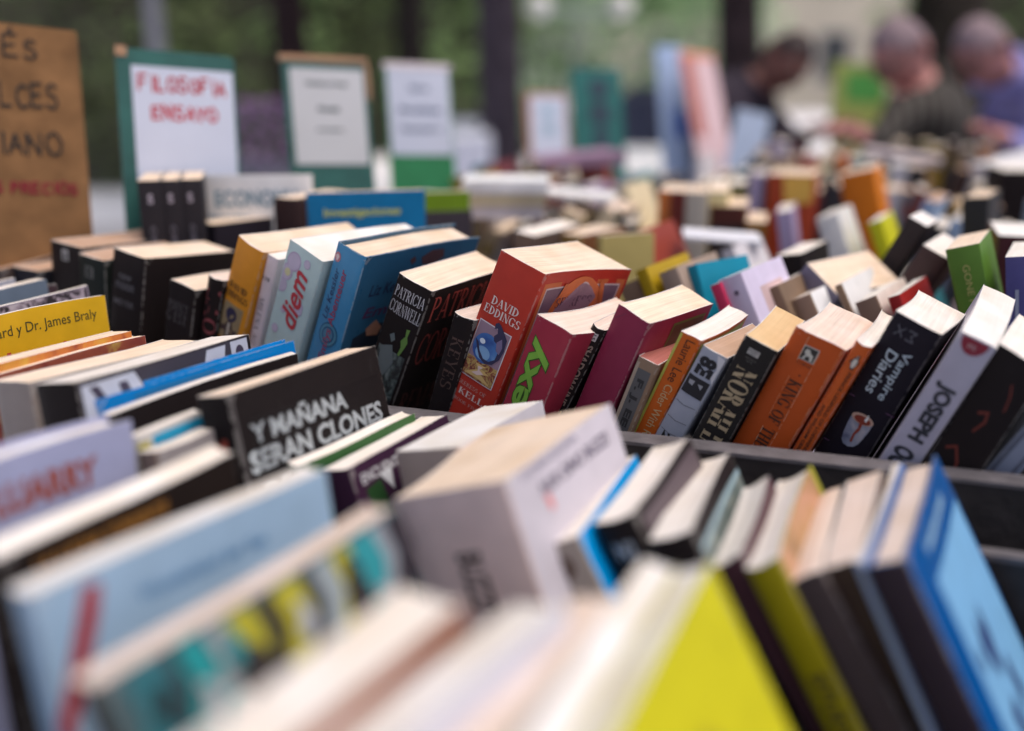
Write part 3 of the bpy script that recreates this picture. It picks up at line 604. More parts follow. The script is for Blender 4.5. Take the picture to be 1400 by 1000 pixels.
b.poly('cover_bar', 'cover', [[(.044, .012), (.050, .012), (.030, .06), (.024, .06)], [(.098, .012), (.104, .012), (.120, .06), (.114, .06)]], orng, .0015)
b.text('cover_lettering', 'cover', serif('SEERESS', .17), .066, .030, .055, .010, col=(.12, .06, .09), e=.0017); b.text('cover_lettering', 'cover', serif('OF KELL', .17), .07, .046, .05, .010, col=(.12, .06, .09), e=.0017)
b = bk('sexy', 'crimson paperback with fat lime green letters running up its spine', S(134, 40, 56), pages='pink', bend=.003)
b.text('spine_title', 'spine', sans('sexy', .05), .0172, .0600, .088, .0230, 'up', (.04, .10, .02), .0003); b.text('spine_title', 'spine', sans('sexy', .028), .0172, .0600, .0855, .0212, 'up', (.22, .48, .06), .0005)
b = bk('shadow', 'very slim black spine with tan capitals, wedged between the crimson and maroon books', BLACK, pages='pink')
b.text('spine_title', 'spine', sans('SHADOWLINE', .03), .0068, .0480, .062, .0066, 'down', (.30, .22, .18)); b.text('spine_title', 'spine', sans('TUI', .03), .0068, .094, .019, .0066, 'down', (.40, .26, .10))
b.panel('publisher_mark', 'spine', .0042, .0092, .0050, .0125, (.6, .56, .55)); b.text('publisher_mark', 'spine', sans('LS', .02), .0067, .0088, .005, .003, 'down', (.05, .05, .05), .0004)
b = bk('maroon', 'plain maroon paperback with no lettering on its spine and a long clean cream top', S(112, 34, 58), pages='cream', bend=.002, flare=.004)
b.panel('cover_panel', 'cover', .047, .112, .008, .10, (.12, .16, .05)); b.panel('cover_panel', 'cover', .050, .109, .0105, .097, (.10, .07, .05), .0003)
b.poly('spine_crease', 'spine', [[(.002, .012), (.010, .004), (.0104, .0043), (.0024, .0125)]], (.16, .03, .07))
b = bk('worn', 'small battered grey book with a peeling black label and rose stained page tops', S(120, 100, 82), pages='stained', rough=.8)
b.panel('label', 'spine', .0035, .0155, .009, .110, (.12, .12, .12)); b.text('label_print', 'spine', sans('F. J. EE', .04), .009, .040, .045, .008, 'down', (.04, .04, .04), .0004); b.text('label_print', 'spine', sans('THE ONE', .02), .009, .085, .026, .005, 'down', (.04, .035, .035), .0004)
b.panel('torn_paper', 'spine', .0008, .0035, .004, .125, (.45, .36, .27), n=3)
b = bk('laurie', 'orange spine with a lime edge, author in black and title in pale letters', S(176, 84, 28), pages='white', bend=.002, cover2=None)
b.panel('lime_edge', 'spine', .0006, .0030, .001, .175, (.50, .52, .10), n=6)
b.text('author_name', 'spine', sans('Laurie Lee'), .0118, .0240, .0395, .0078, 'down', (.06, .03, .02)); b.text('spine_title', 'spine', sans('Cider With Rosie'), .0118, .0800, .066, .0072, 'down', (.66, .48, .24))
b.panel('cover_panel', 'cover', .004, .104, .004, .17, (.42, .42, .12))
b = bk('grey', 'torn silver grey paperback with chunky black numerals and a black band, its pages tan', S(138, 142, 152), pages='tan', rough=.5)
b.text('spine_title', 'spine', sans('8E', .06), .0110, .0150, .017, .0150, 'down', (.025, .025, .03)); b.panel('black_band', 'spine', .0015, .0205, .0262, .0430, (.03, .03, .035)); b.poly('tear', 'spine', [[(.0150, .001), (.0218, .002), (.0216, .026), (.0185, .021), (.0195, .013)]], (.74, .73, .75), .0006)
b.poly('band_mark', 'spine', [[(.004, .0305), (.009, .0300), (.0085, .0345), (.0045, .0340)], [(.012, .031), (.0165, .0305), (.016, .0350)]], (.38, .39, .42), .0005)
for y_ in (.052, .068, .081): b.poly('crease', 'spine', [[(.002, y_), (.010, y_+.001), (.020, y_-.0005), (.020, y_), (.010, y_+.0016), (.002, y_+.0006)]], (.2, .2, .22), .0004)
b.text('spine_title', 'spine', sans('2', .05), .009, .087, .010, .007, 'down', (.03, .03, .03))
b = bk('norah', 'black paperback with tall beige serif capitals running down, page tops yellowed', (.028, .025, .024), pages='yellow', bend=.001)
b.text('author_name', 'spine', serif('NORAH LOFTS', .24, .03), .0142, .0800, .112, .0172, 'down', (.42, .33, .20)); b.panel('publisher_mark', 'spine', .0075, .0170, .0072, .0122, (.50, .48, .45)); b.text('publisher_mark', 'spine', sans('FAWCETT', .01), .0122, .0088, .0085, .0017, col=(.05, .05, .05), e=.0005); b.text('publisher_mark', 'spine', sans('CREST', .0), .0122, .0109, .006, .0013, col=(.05, .05, .05), e=.0005)
b.text('small_print', 'spine', sans('HISTORICAL\nNOVEL'), .0128, .0165, .0095, .0040, col=(.14, .13, .12))
b = bk('king', 'broad burnt orange paperback with a dog emblem and white creases down its spine', S(158, 68, 26), pages='pink', bend=.002)
b.text('spine_title', 'spine', serif('* KING OF THE NIGHT', .19, .05), .0205, .0860, .105, .0100, 'down', (.06, .03, .02))
b.poly('emblem', 'spine', [[(.0128, .0095), (.0250, .0095), (.0250, .0217), (.0128, .0217)]], (.60, .58, .52)); b.poly('emblem', 'spine', [[(.0135, .0102), (.0243, .0102), (.0243, .0210), (.0135, .0210)]], (.05, .045, .04), .0004)
b.poly('emblem_dog', 'spine', [[(.0150, .0205), (.0168, .0165), (.0150, .0150), (.0158, .0118), (.0185, .0120), (.0200, .0145), (.0225, .0155), (.0232, .0205), (.0212, .0205), (.0205, .0175), (.0180, .0175), (.0172, .0205)]], (.62, .6, .52), .0006)
b.text('publisher_name', 'spine', serif('CORGI'), .0190, .0246, .0110, .0022, col=(.08, .04, .03))
rndc = random.Random(5)
for x0_, x1_ in ((.0125, .0165), (.0250, .0285), (.0388, .0402)):
    d0 = .002
    while d0 < .13:
        l_ = rndc.uniform(.004, .012); f_ = d0/.14; x_ = x0_+(x1_-x0_)*f_; wd = rndc.uniform(.00012, .00035)
        b.poly('crease', 'spine', [[(x_, d0), (x_+wd, d0), (x_+wd+(x1_-x0_)*l_/.14, d0+l_), (x_+(x1_-x0_)*l_/.14, d0+l_)]], (.78, .50, .30), .0003) if rndc.random() < .8 else 0
        d0 += l_+rndc.uniform(.0005, .003)
b = bk('penguin', 'slim orange paperback with a penguin emblem and two lines of small black capitals', S(166, 76, 32), pages='white', bend=.001)
def pg(pts, s=1): return [(.0070+x*.0001, .0140+y*.0001) for x, y in pts]
b.poly('penguin_emblem', 'spine', [[(.0052, .0165), (.0048, .0135), (.0058, .0110), (.0070, .0098), (.0078, .0088), (.0100, .0086), (.0090, .0096), (.0094, .0115), (.0100, .0145), (.0098, .0175), (.0090, .0200), (.0096, .0212), (.0064, .0212), (.0062, .0198)], [(.0050, .0130), (.0034, .0158), (.0042, .0165), (.0052, .0152)], [(.0099, .0130), (.0112, .0160), (.0103, .0168)]], (.05, .045, .04), .0003)
b.poly('penguin_belly', 'spine', [ell(.0075, .0156, .0019, .0042, 18)], (.72, .66, .58), .0005); b.poly('penguin_face', 'spine', [ell(.0078, .0100, .0006, .0006, 8)], (.72, .66, .58), .0005)
b.text('spine_title', 'spine', sans('PRINCE LEOPOLD OF LOEWENSTEIN', .012), .0086, .0670, .086, .0028, 'down', (.06, .03, .02)); b.text('spine_title', 'spine', sans('AND WILLIAM GERHARDI', .012), .0042, .0850, .058, .0026, 'down', (.06, .03, .02))
b = bk('vampire', 'black paperback with pale curly lettering above a bleeding white candle', (.018, .015, .022), pages='white', flare=.004, bend=.002)
pal = (.50, .60, .66)
b.text('spine_title', 'spine', sans('VAMPIRE'.title(), .012, .1), .0232, .0460, .0430, .0088, 'down', pal); b.text('spine_title', 'spine', sans('Diaries', .012, .1), .0138, .0470, .0385, .0088, 'down', pal)
b.text('small_mark', 'spine', sans('M\nX'), .0150, .0120, .010, .016, 'down', (.10, .10, .12))
for d_ in (.0745, .1175): b.poly('rule_line', 'spine', [[(.0010, d_), (.0390, d_), (.0390, d_+.0004), (.0010, d_+.0004)]], (.28, .12, .26))
cm = picture_mat('candle_wax', [(.10, .12, .20), (.30, .33, .42), (.55, .50, .52)], 60, .4)
o = b.poly('candle', 'spine', [[(.0108, .0895), (.0150, .0860), (.0200, .0845), (.0250, .0850), (.0287, .0872), (.0284, .0950), (.0274, .1030), (.0262, .1085), (.0240, .1120), (.0200, .1138), (.0160, .1132), (.0132, .1105), (.0118, .1040), (.0110, .0960)]], (.3, .3, .4), .0003); o.data.materials[0] = cm
b.poly('candle_top', 'spine', [ell(.0197, .0880, .0090, .0044, 20)], (.62, .42, .32), .0005); b.poly('blood', 'spine', [ell(.0200, .0885, .0068, .0032, 18), [(.0190, .091), (.0215, .091), (.0222, .0970), (.0205, .1020), (.0212, .1090), (.0196, .1090), (.0188, .1020), (.0200, .0960)]], (.28, .05, .03), .0007)
b.poly('flame', 'spine', [[(.0212, .0880), (.0222, .0820), (.0236, .0860), (.0232, .0890)]], (.8, .8, .78), .0009)
b = bk('joseph', 'off-white paperback with tall narrow black capitals and a dark red half circle', S(150, 146, 158), pages='bright', bend=.001, rough=.35)
b.text('author_name', 'spine', sans('JOSEPH', .05), .0125, .0660, .0515, .0160, 'down', (.05, .05, .06)); b.text('author_name', 'spine', sans('OCONNOR', .05), .0125, .1305, .0620, .0160, 'down', (.05, .05, .06))
b.poly('red_half_circle', 'spine', [[(max(.0012, x), y) for x, y in ell(.0125, .0012, .0098, .0125, 20, 0, 180)]], (.28, .03, .05)); b.text('red_mark', 'spine', sans('PS'), .0120, .0075, .0055, .0034, col=(.6, .45, .45), e=.0005)
b = bk('swirl', 'broad black book with thin rusty red swirls, right of the tall white spine', BLACK, pages='white')
for pts in ([(.022, .020), (.0255, .028), (.0275, .040), (.0262, .042), (.0245, .030), (.0212, .021)], [(.012, .050), (.019, .046), (.021, .055), (.017, .066), (.0155, .065), (.019, .055), (.018, .049), (.013, .052)], [(.006, .085), (.013, .080), (.020, .092), (.022, .106), (.0205, .106), (.018, .093), (.0125, .083), (.007, .087)]):
    b.poly('red_swirl', 'spine', [pts], (.17, .035, .025))
b = bk('lined', 'blue-grey spine with thin dark ruled lines at the right edge of the sharp row', S(116, 122, 138), pages='white')
for x_ in (.003, .0045, .015, .0165): b.poly('ruled_line', 'spine', [[(x_, .0), (x_+.0006, .0), (x_+.0006, .17), (x_, .17)]], (.06, .05, .06))

# ---- middle compartment, covers turned towards the camera
b = bk('whiteedge', 'thin pale book at the far left edge behind the yellow cover', S(150, 150, 160), pages='white')
b = bk('glossgrey', 'glossy grey-blue album left behind the yellow cover, plastic wrapped', S(92, 104, 118), pages='white', rough=.15)
b = bk('darkthin', 'thin dark brown book between the glossy grey album and the speckled cover', S(56, 42, 46), pages='tan')
b = bk('patterned', 'thin book with a speckled black and lilac cover just behind the yellow one', S(120, 110, 125), pages='white')
b.panel('cover_picture', 'cover', .002, .138, .001, .10, None, m=picture_mat('speckled_cover', [(.03, .025, .03), (.04, .03, .04), (.45, .38, .45), (.55, .5, .55)], 70, 1.5))
b = bk('braly', 'thin yellow book with a black serif author name along the top of its cover', S(202, 160, 30, .75), pages='white', rough=.4)
b.text('cover_lettering', 'cover', sans('Brainard y Dr. James Braly', .003), .0705, .0163, .117, .0115, col=(.07, .065, .02))
b.text('cover_lettering', 'cover', sans('Alergias', .01), .07, .045, .11, .025, col=(.5, .08, .04))
fl = picture_mat('flame_cover', [(.62, .40, .05), (.55, .18, .03), (.22, .03, .02)], 14, 2)
b = bk('flame1', 'thin paperback with a flame orange cover edge, directly in front of the yellow book', S(170, 100, 40), pages='cream'); b.panel('cover_picture', 'cover', .001, .139, .0005, .12, None, m=fl)
b = bk('flame2', 'thin paperback with a darker red and gold cover, second in front of the yellow book', S(130, 50, 36), pages='cream'); b.panel('cover_picture', 'cover', .001, .139, .0005, .12, None, m=picture_mat('ember_cover', [(.55, .38, .08), (.32, .08, .04), (.20, .03, .03)], 17, 2))
b = bk('beige', 'thick beige book with curled pages and a light grey-brown spine, left side', S(128, 118, 112), pages='cream', bend=.008)
b.text('spine_title', 'spine', sans('Luna', .03), .020, .075, .045, .012, 'down', (.12, .06, .06))
b = bk('moebius', 'white topped comic album with a black spine and black and silver cover art', BLACK, pages='white', rough=.2)
b.text('spine_title', 'spine', sans('XLI', .02), .018, .045, .02, .012, 'down', (.35, .33, .33))
b.panel('cover_picture', 'cover', .002, .178, .001, .12, (.05, .045, .06)); b.poly('cover_picture', 'cover', [[(.004, .004), (.052, .003), (.060, .018), (.045, .05), (.004, .05)], [(.128, .003), (.150, .003), (.142, .03), (.12, .06), (.116, .03)], [(.156, .002), (.177, .002), (.177, .06), (.156, .06)]], (.52, .55, .64), .0004)
b.poly('cover_picture', 'cover', [[(.010, .006), (.018, .006), (.030, .026), (.022, .026)], [(.036, .008), (.044, .008), (.05, .024), (.040, .024)], ell(.166, .012, .005, .006)], (.06, .05, .08), .0006)
b = bk('blue', 'glossy bright blue hardback lying diagonally behind the black thin one', S(10, 104, 166), pages='white', hard=True, rough=.15)
b.poly('cover_picture', 'cover', [[(.03, .004), (.10, .003), (.10, .010), (.03, .012)], [(.004, .012), (.02, .010), (.024, .04), (.004, .05)]], (.02, .18, .42), .0003, .2)
b = bk('blackthin', 'thin black paperback with white page edge, between the blue and the white lettered black book', BLACK, pages='white', bend=-.003)
b = bk('bluesmall', 'small leaflet with light blue panel and yellow letters, left of the white lettered book', S(170, 168, 165), pages='white')
b.panel('blue_panel', 'cover', .012, .062, .004, .060, (.02, .36, .60)); b.text('cover_lettering', 'cover', sans('Alas', .02), .042, .027, .034, .012, col=(.75, .68, .05), e=.0005); b.poly('yellow_patch', 'cover', [[(.0, .006), (.009, .006), (.009, .03), (.0, .03)]], (.45, .4, .05), .0005)
b = bk('greysmall', 'small mottled grey book low in front of the blue leaflet', S(118, 112, 112), pages='white', cover2=S(108, 92, 82))
b = bk('manana', 'black book with striped white block capitals on its cover, dull red spine print', (.015, .011, .011), pages='cream', rough=.6)
b.text('cover_lettering', 'cover', sans('Y MAÑANA', .035), .0640, .0300, .100, .0165, col=(.66, .72, .74)); b.text('cover_lettering', 'cover', sans('SERAN CLONES', .035), .0800, .0500, .144, .0155, col=(.66, .72, .74)); b.text('cover_lettering', 'cover', sans('DEL FUTURO', .03), .08, .072, .13, .0155, col=(.66, .72, .74))
vsx = []
for d_ in [x*.0011 for x in range(19, 56)]: vsx.append([(.014, d_), (.158, d_), (.158, d_+.00035), (.014, d_+.00035)])
b.poly('scan_line', 'cover', vsx, (.015, .011, .011), .0005)
b.text('spine_title', 'spine', sans('ES', .04), .0135, .045, .03, .014, 'down', (.30, .05, .03)); b.panel('spine_fold', 'cover', .002, .0045, .001, .19, (.10, .09, .09), n=6)
b = bk('green', 'thin book with a dark green cover edge in front of the white lettered black book', S(38, 72, 36), pages='white')
b = bk('purple', 'thin book with a ragged dark purple cover edge beside the green edged one', S(46, 26, 44), pages='white')
b.text('cover_lettering', 'cover', sans('ENCUENTRO', .02), .04, .012, .06, .008, col=(.6, .6, .62)); b.poly('cover_picture', 'cover', [[(.012, .02), (.03, .018), (.034, .045), (.016, .05)]], (.02, .07, .02)); b.poly('cover_picture', 'cover', [[(.03, .015), (.045, .013), (.042, .03)]], (.7, .72, .75), .0004)
b = bk('whitefar', 'plain white book behind the big white block, its blank cover tip raised', (.60, .58, .63), pages='bright', cover2=S(150, 135, 125)); b.text('cover_lettering', 'cover', sans('il', .02), .04, .02, .01, .02, col=(.5, .4, .42))
b = bk('bigwhite', 'very thick white book with a warm cream top and blurred black capitals', (.62, .58, .64), pages='cream', cover2=S(158, 140, 136, .42), rough=.5, flare=.004, flare_left=.024)
b.text('cover_lettering', 'cover', sans('STORIA DI UNA', .02), .052, .0045, .070, .0052, col=(.20, .18, .25)); b.text('cover_lettering', 'cover', sans('NUR DINO BUZZI', .035), .078, .0180, .090, .0088, col=(.14, .12, .17)); b.poly('red_mark', 'cover', [[(.034, .023), (.040, .022), (.042, .032), (.037, .033)]], (.72, .25, .25))
b.text('spine_title', 'spine', sans('BUZZI', .03), .040, .056, .036, .017, 'down', (.14, .11, .10))
b = bk('cyan', 'book with a vivid cyan cover edge and grey spine with a brown stamp', S(0, 128, 190), pages='white', cover2=S(140, 130, 122), rough=.3)
b.poly('brown_stamp', 'spine', [ell(.013, .016, .0055, .0075)], (.12, .07, .05)); b.text('spine_title', 'spine', sans('EL', .03), .013, .045, .02, .012, 'down', (.16, .12, .10))
b = bk('black6', 'black spined paperback with a blurred white mark, next to the cyan edged one', BLACK, pages='white'); b.text('publisher_mark', 'spine', sans('N2', .04), .0130, .0195, .0130, .0110, col=(.38, .42, .46))
b.panel('cover_panel', 'cover', .01, .115, .006, .15, (.10, .075, .085))
b = bk('black7', 'black paperback with a grey-green marbled cover, second from the cyan edged one', BLACK, pages='white'); b.panel('cover_picture', 'cover', .004, .134, .014, .16, None, m=picture_mat('marbled_cover', [(.05, .06, .06), (.12, .16, .15), (.30, .32, .28)], 25, 2)); b.panel('cover_band', 'cover', .004, .134, .012, .016, (.3, .42, .46), .0005)
b = bk('f1', 'white topped book with a dark wine red spine beside the yellow-green book', S(64, 38, 44), pages='white')
b = bk('f2', 'book with an olive yellow spine and an orange and brown cover edge', S(128, 118, 10), pages='white', cover2=None); b.text('spine_title', 'spine', sans('STUDIO', .04), .0112, .098, .055, .010, 'down', (.12, .09, .02))
b.panel('cover_picture', 'cover', .003, .130, .001, .16, None, m=picture_mat('autumn_cover', [(.06, .035, .02), (.45, .26, .12), (.58, .30, .20)], 22, 1)); b.panel('yellow_cover_tip', 'cover', .124, .1315, .0, .1, (.40, .38, .04), .0005)
b = bk('f3', 'greyish black spined book with a shared pale top, two left of the blue book', S(62, 52, 52), pages='pink')
b = bk('f4', 'dark brown spined book just left of the thin pale blue board', S(60, 46, 40), pages='pink')
b = bk('f5', 'thin pale blue board standing between the brown spined and the blue book', (.45, .55, .80), pages='white', rough=.2)
b = bk('f6', 'blue hardback at the right with a light blue cover box and dark figures', S(0, 76, 140, .85), pages='pink', cover2=S(44, 36, 46), rough=.3, hard=True)
b.panel('light_blue_box', 'cover', .034, .150, .030, .205, S(110, 160, 198, .85)); b.text('cover_lettering', 'cover', sans('Hobbylandschaft', .03, .2), .078, .0150, .078, .010, col=(.30, .50, .68))
b.poly('dark_figure', 'cover', [[(.060, .085), (.070, .072), (.074, .085), (.085, .070), (.088, .088), (.082, .11), (.070, .112), (.066, .10)], [(.045, .085), (.052, .08), (.054, .094), (.046, .096)], [(.09, .12), (.10, .112), (.105, .14), (.092, .15)], [(.06, .13), (.075, .125), (.08, .16), (.065, .17)]], (.03, .06, .18), .0004)
b.poly('spine_edge_line', 'cover', [[(.030, .022), (.150, .022), (.150, .0235), (.030, .0235)]], (.03, .08, .22), .0004)
# ---- nearest compartment
b = bk('whitered', 'very blurred white box set with red capitals at the left edge', (.45, .47, .68), pages='bright', hard=True); b.text('cover_lettering', 'cover', sans('LUARRY', .05), .083, .024, .066, .018, col=(.36, .10, .08))
b = bk('darkorange', 'dark brown book with blurred orange lettering in front of the white box set', (.025, .017, .014), pages='white'); b.text('cover_lettering', 'cover', sans('LA LUCHA TORRENTE', .04), .058, .0125, .080, .0080, col=(.45, .20, .04))
b = bk('lightblue', 'blurred sky blue book with a diagonal red ribbon across its cover', (.36, .52, .68), pages='bright', rough=.5)
b.poly('red_ribbon', 'cover', [[(.024, .006), (.032, .008), (.028, .022), (.010, .062), (-.0, .085), (-.0, .062), (.012, .034)]], (.40, .05, .06)); b.text('cover_lettering', 'cover', sans('Wunderland der See', .03), .086, .022, .075, .007, col=(.10, .26, .48))
b = bk('colourful', 'blurred book with swirling teal, yellow and black cover art and a pinkish top', S(70, 90, 95), pages='pink', cover2=(.04, .035, .035))
for x0_, c_, w_ in ((.010, (.05, .22, .26), .016), (.024, (.05, .05, .06), .007), (.032, (.03, .38, .40), .012), (.046, (.42, .44, .46), .010), (.055, (.52, .48, .04), .014), (.071, (.05, .04, .04), .008), (.079, (.55, .50, .04), .015), (.096, (.05, .05, .06), .006), (.102, (.38, .44, .46), .012), (.113, (.55, .50, .04), .010), (.124, (.04, .34, .38), .014), (.138, (.35, .38, .42), .008), (.146, (.05, .04, .05), .010)):
    b.poly('cover_stroke', 'cover', [[(x0_, .003), (x0_+w_, .002), (x0_+w_+.004, .02), (x0_+w_-.002, .04), (x0_+w_+.003, .06), (x0_-.001, .062), (x0_-.004, .04), (x0_+.003, .02)]], c_, .0003+.0002*(int(x0_*1000) % 3))
b.poly('cover_picture', 'cover', [ell(.062, .030, .008, .012), ell(.122, .030, .007, .010)], (.06, .05, .05), .001); b.poly('cover_picture', 'cover', [ell(.046, .045, .012, .013)], (.04, .36, .38), .0012); b.poly('cover_picture', 'cover', [ell(.052, .043, .006, .008)], (.6, .6, .6), .0014)
for k_, (x0_, y0_) in enumerate(((.018, .01), (.036, .02), (.052, .005), (.066, .03), (.088, .012), (.101, .035), (.118, .006), (.131, .028), (.070, .050), (.110, .055), (.030, .05))):
    b.poly('cover_stroke', 'cover', [[(x0_, y0_), (x0_+.006, y0_+.003), (x0_+.009, y0_+.012), (x0_+.004, y0_+.022), (x0_-.002, y0_+.014), (x0_+.002, y0_+.008)]], ((.03, .03, .035), (.5, .52, .55), (.04, .30, .33))[k_ % 3], .0016+.0002*(k_ % 2))
b = bk('whitepages', 'blurred thick block of off-white pages with a rust brown cover line at the bottom left', S(120, 72, 50), pages='white')
b = bk('whiteblue', 'blurred white book right of the rust brown line, bottom edge', (.58, .58, .66), pages='bright')
b = bk('creamp', 'blurred cream book between the white one and the yellow-green cover', (.62, .54, .50), pages='pink')
b = bk('creamp2', 'blurred pale yellow topped book pressed against the yellow-green cover', S(150, 145, 60, .8), pages='bright')
b = bk('yellow', 'big blurred yellow-green book at the bottom with its cover facing right', (.56, .52, .010), pages='bright', rough=.6)
b.poly('olive_patch', 'cover', [ell(.09, .06, .016, .022)], (.38, .32, .02)); b.text('cover_lettering', 'cover', sans('Q', .02), .08, .11, .04, .05, col=(.36, .30, .02))
# ================================================================= BOOKS FURTHER BACK (blurred)
def q(key, label, col, **k):
    k.setdefault('detail', False); return bk(key, label, col, **k)
q('orange_up', 'upright orange spine standing left of a dark red one, behind the red fantasy paperback', S(176, 100, 50))
q('darkred_up', 'upright dark red spine between an orange and a white one in the middle distance', S(96, 40, 34))
q('white_up', 'upright greyish white spine right of the dark red one in the middle distance', S(160, 152, 140))
q('cream_up', 'upright pale cream yellow spine, last of the upright group of four', S(190, 176, 130))
q('redbrown_block', 'wide red-brown and black book right of the upright cream spine', S(70, 36, 30)); BK['redbrown_block'].poly('dark_stain', 'spine', [[(.002, .03), (.054, .028), (.054, .12), (.002, .12)]], (.04, .03, .03))
q('mustard_low', 'low mustard brown book behind the lilac leaning spine', S(130, 92, 40))
q('brown_white', 'low grey-brown book with a bright top, behind the red fantasy paperback', S(90, 74, 66), pages='white')
q('brown_open', 'brown book with a round white badge on its side, above the red fantasy paperback', S(110, 72, 46), cover2=S(150, 120, 70)); BK['brown_open'].poly('white_badge', 'spine', [ell(.012, .02, .008, .006)], (.7, .66, .7))
q('paleyellow', 'book with a pale yellow-green cover right of the brown badge book', S(176, 160, 100, .9))
q('mustard_lean', 'mustard yellow spine leaning left just behind the maroon paperback', S(142, 118, 20))
q('tan_lean0', 'tan grey spine leaning left against the mustard one', S(120, 100, 84))
q('tan_lean', 'beige spine leaning left between the mustard spine and the turquoise cover', S(136, 120, 108)); BK['tan_lean'].poly('spine_mark', 'spine', [ell(.011, .035, .003, .003)], (.08, .07, .06))
b = q('teal_flat', 'turquoise cover with a pale figure, leaning left behind the maroon paperback', S(14, 124, 150, .8)); b.poly('pale_swirl', 'cover', [[(.03, .03), (.06, .022), (.08, .028), (.06, .034)]], (.3, .6, .65), .0003)
q('pink_lean', 'pinkish red spine edge squeezed between the turquoise cover and the lilac spine', S(176, 50, 84))
b = q('lilac_lean', 'pale lilac spine leaning left with a tiny dark mark near its top', S(176, 168, 188), pages='bright'); b.poly('spine_mark', 'spine', [ell(.0145, .017, .0025, .0025)], (.15, .12, .18)); b.panel('cover_print', 'cover', .03, .09, .02, .10, (.62, .45, .45)); b.panel('cover_print', 'cover', .05, .085, .03, .036, (.05, .32, .5), .0004); b.poly('spine_mark', 'spine', [ell(.013, .085, .002, .003)], (.2, .18, .25))
q('tan_a', 'dull brown spine with a white cover, right of the lilac spine', S(104, 86, 70), pages='white', cover2=S(104, 86, 70)); 
b = q('tan_b', 'brown speckled spine with a white cover, behind the broad burnt orange paperback', S(200, 205, 210), cover2=S(120, 100, 84), pages='white')
q('tan_c', 'white covered book with a very thin tan spine, behind the slim penguin book', S(205, 205, 216), cover2=S(120, 98, 78), pages='white')
q('tan_d', 'mottled brown spine with a torn white corner, left of the black curly lettered paperback', S(190, 180, 172), cover2=S(112, 92, 78), pages='white')
q('red_low', 'book with dark red lower edge, peeping above the black curly lettered paperback', S(130, 30, 30), pages='white')
q('slate', 'slate grey cover pointing up like a roof in the blurred row behind the sharp one', S(92, 88, 104))
q('slate_b', 'black covered book with a white top, left of the slate grey one', BLACK, pages='white')
q('black_tall', 'tall black book leaning right with a bright white top, left of the green spine', (.045, .035, .035), pages='bright')
q('black_tall_b', 'dark brown book leaning right against the tall black one', S(60, 44, 42), pages='white')
b = q('green_lean', 'green spine with gold lettering and yellowed side, leaning left at the upper right', S(72, 104, 38), pages='cream'); b.text('spine_title', 'spine', sans('GONE MAKERS IN', 0), .015, .06, .085, .006, 'down', (.45, .42, .15), .0006)
q('purple_curved', 'purple-blue curved cover at the right edge beside the tall off-white spine', S(66, 64, 110), flare=.015, pages='white'); BK['purple_curved'].poly('pale_lettering', 'spine', [[(.008, .03), (.011, .03), (.010, .09), (.007, .09)]], (.35, .38, .5))
q('darkred_right', 'wide dark wine red book with a bright white top at the right edge', S(62, 30, 34), pages='bright')
q('red_mid', 'blurred red and orange book far back near the dark haired person', S(150, 60, 36)); BK['red_mid'].poly('orange_patch', 'spine', [[(.025, .002), (.073, .002), (.073, .045), (.03, .05)]], S(220, 150, 70))
q('orange_far', 'blurred bright orange book far back below the reaching arm', S(190, 110, 24), cover2=S(190, 104, 22)); 
q('stripe_yellow', 'blurred spine with a yellow-green stripe leaning left below the far orange book', S(170, 168, 24), pages='white')
q('white_mid', 'blurred white spine leaning left beside the yellow-green striped one', S(180, 178, 176), pages='white'); 
q('black_far_right', 'blurred broad black book at the far right edge with a pink-white top', BLACK, pages='white')
q('black_long', 'long charcoal book seen from its cover, right of the blue reference book', S(54, 48, 54), pages='white')
b = q('investiga', 'bright blue book with rounded corners and pale yellow lettering behind the green topped row', S(16, 104, 150, .8)); b.text('cover_lettering', 'cover', sans('Investigaciones', .03), .062, .024, .088, .012, col=(.50, .55, .18), e=.0006); b.panel('pale_band', 'cover', .002, .133, .048, .2, (.55, .6, .55), .0004)
q('dark_up', 'dark brown upright book touching the blue reference book on its left', S(52, 38, 38))
q('brown_up', 'beige-brown upright spine below the white landscape sign', S(120, 104, 84))
q('dark_low', 'low black book in front of the white landscape sign', (.03, .025, .035))
for k_, lab in (('black_a', 'leftmost of three matching black spines leaning on the green board'), ('black_b', 'middle one of three matching black spines leaning on the green board'), ('black_c', 'rightmost of three matching black spines, touching the white landscape sign')):
    b = q(k_, lab, (.03, .027, .032)); b.text('spine_mark', 'spine', sans('S', .04), .0125, .020, .006, .011, col=(.40, .36, .42), e=.0006); b.text('spine_title', 'spine', sans('OBRAS', .02), .0125, .075, .05, .006, 'down', (.16, .15, .18), .0006)
q('greenthin', 'thin book with a lime green cover edge right of the blue reference book', S(110, 140, 30, .85))
ec = Book('book', H['economia'], 'white landscape fronted book reading ECONOMIA in pale blue, standing before the green board', S(205, 210, 222, .55), pages='white', detail=False)
ec.text('cover_lettering', 'cover', sans('ECONOMIA', .03), .075, .028, .105, .020, col=(.22, .34, .42), e=.0006); ec.text('cover_lettering', 'cover', sans('EMPRESA', .02), .04, .055, .05, .014, col=(.22, .34, .42), e=.0006)

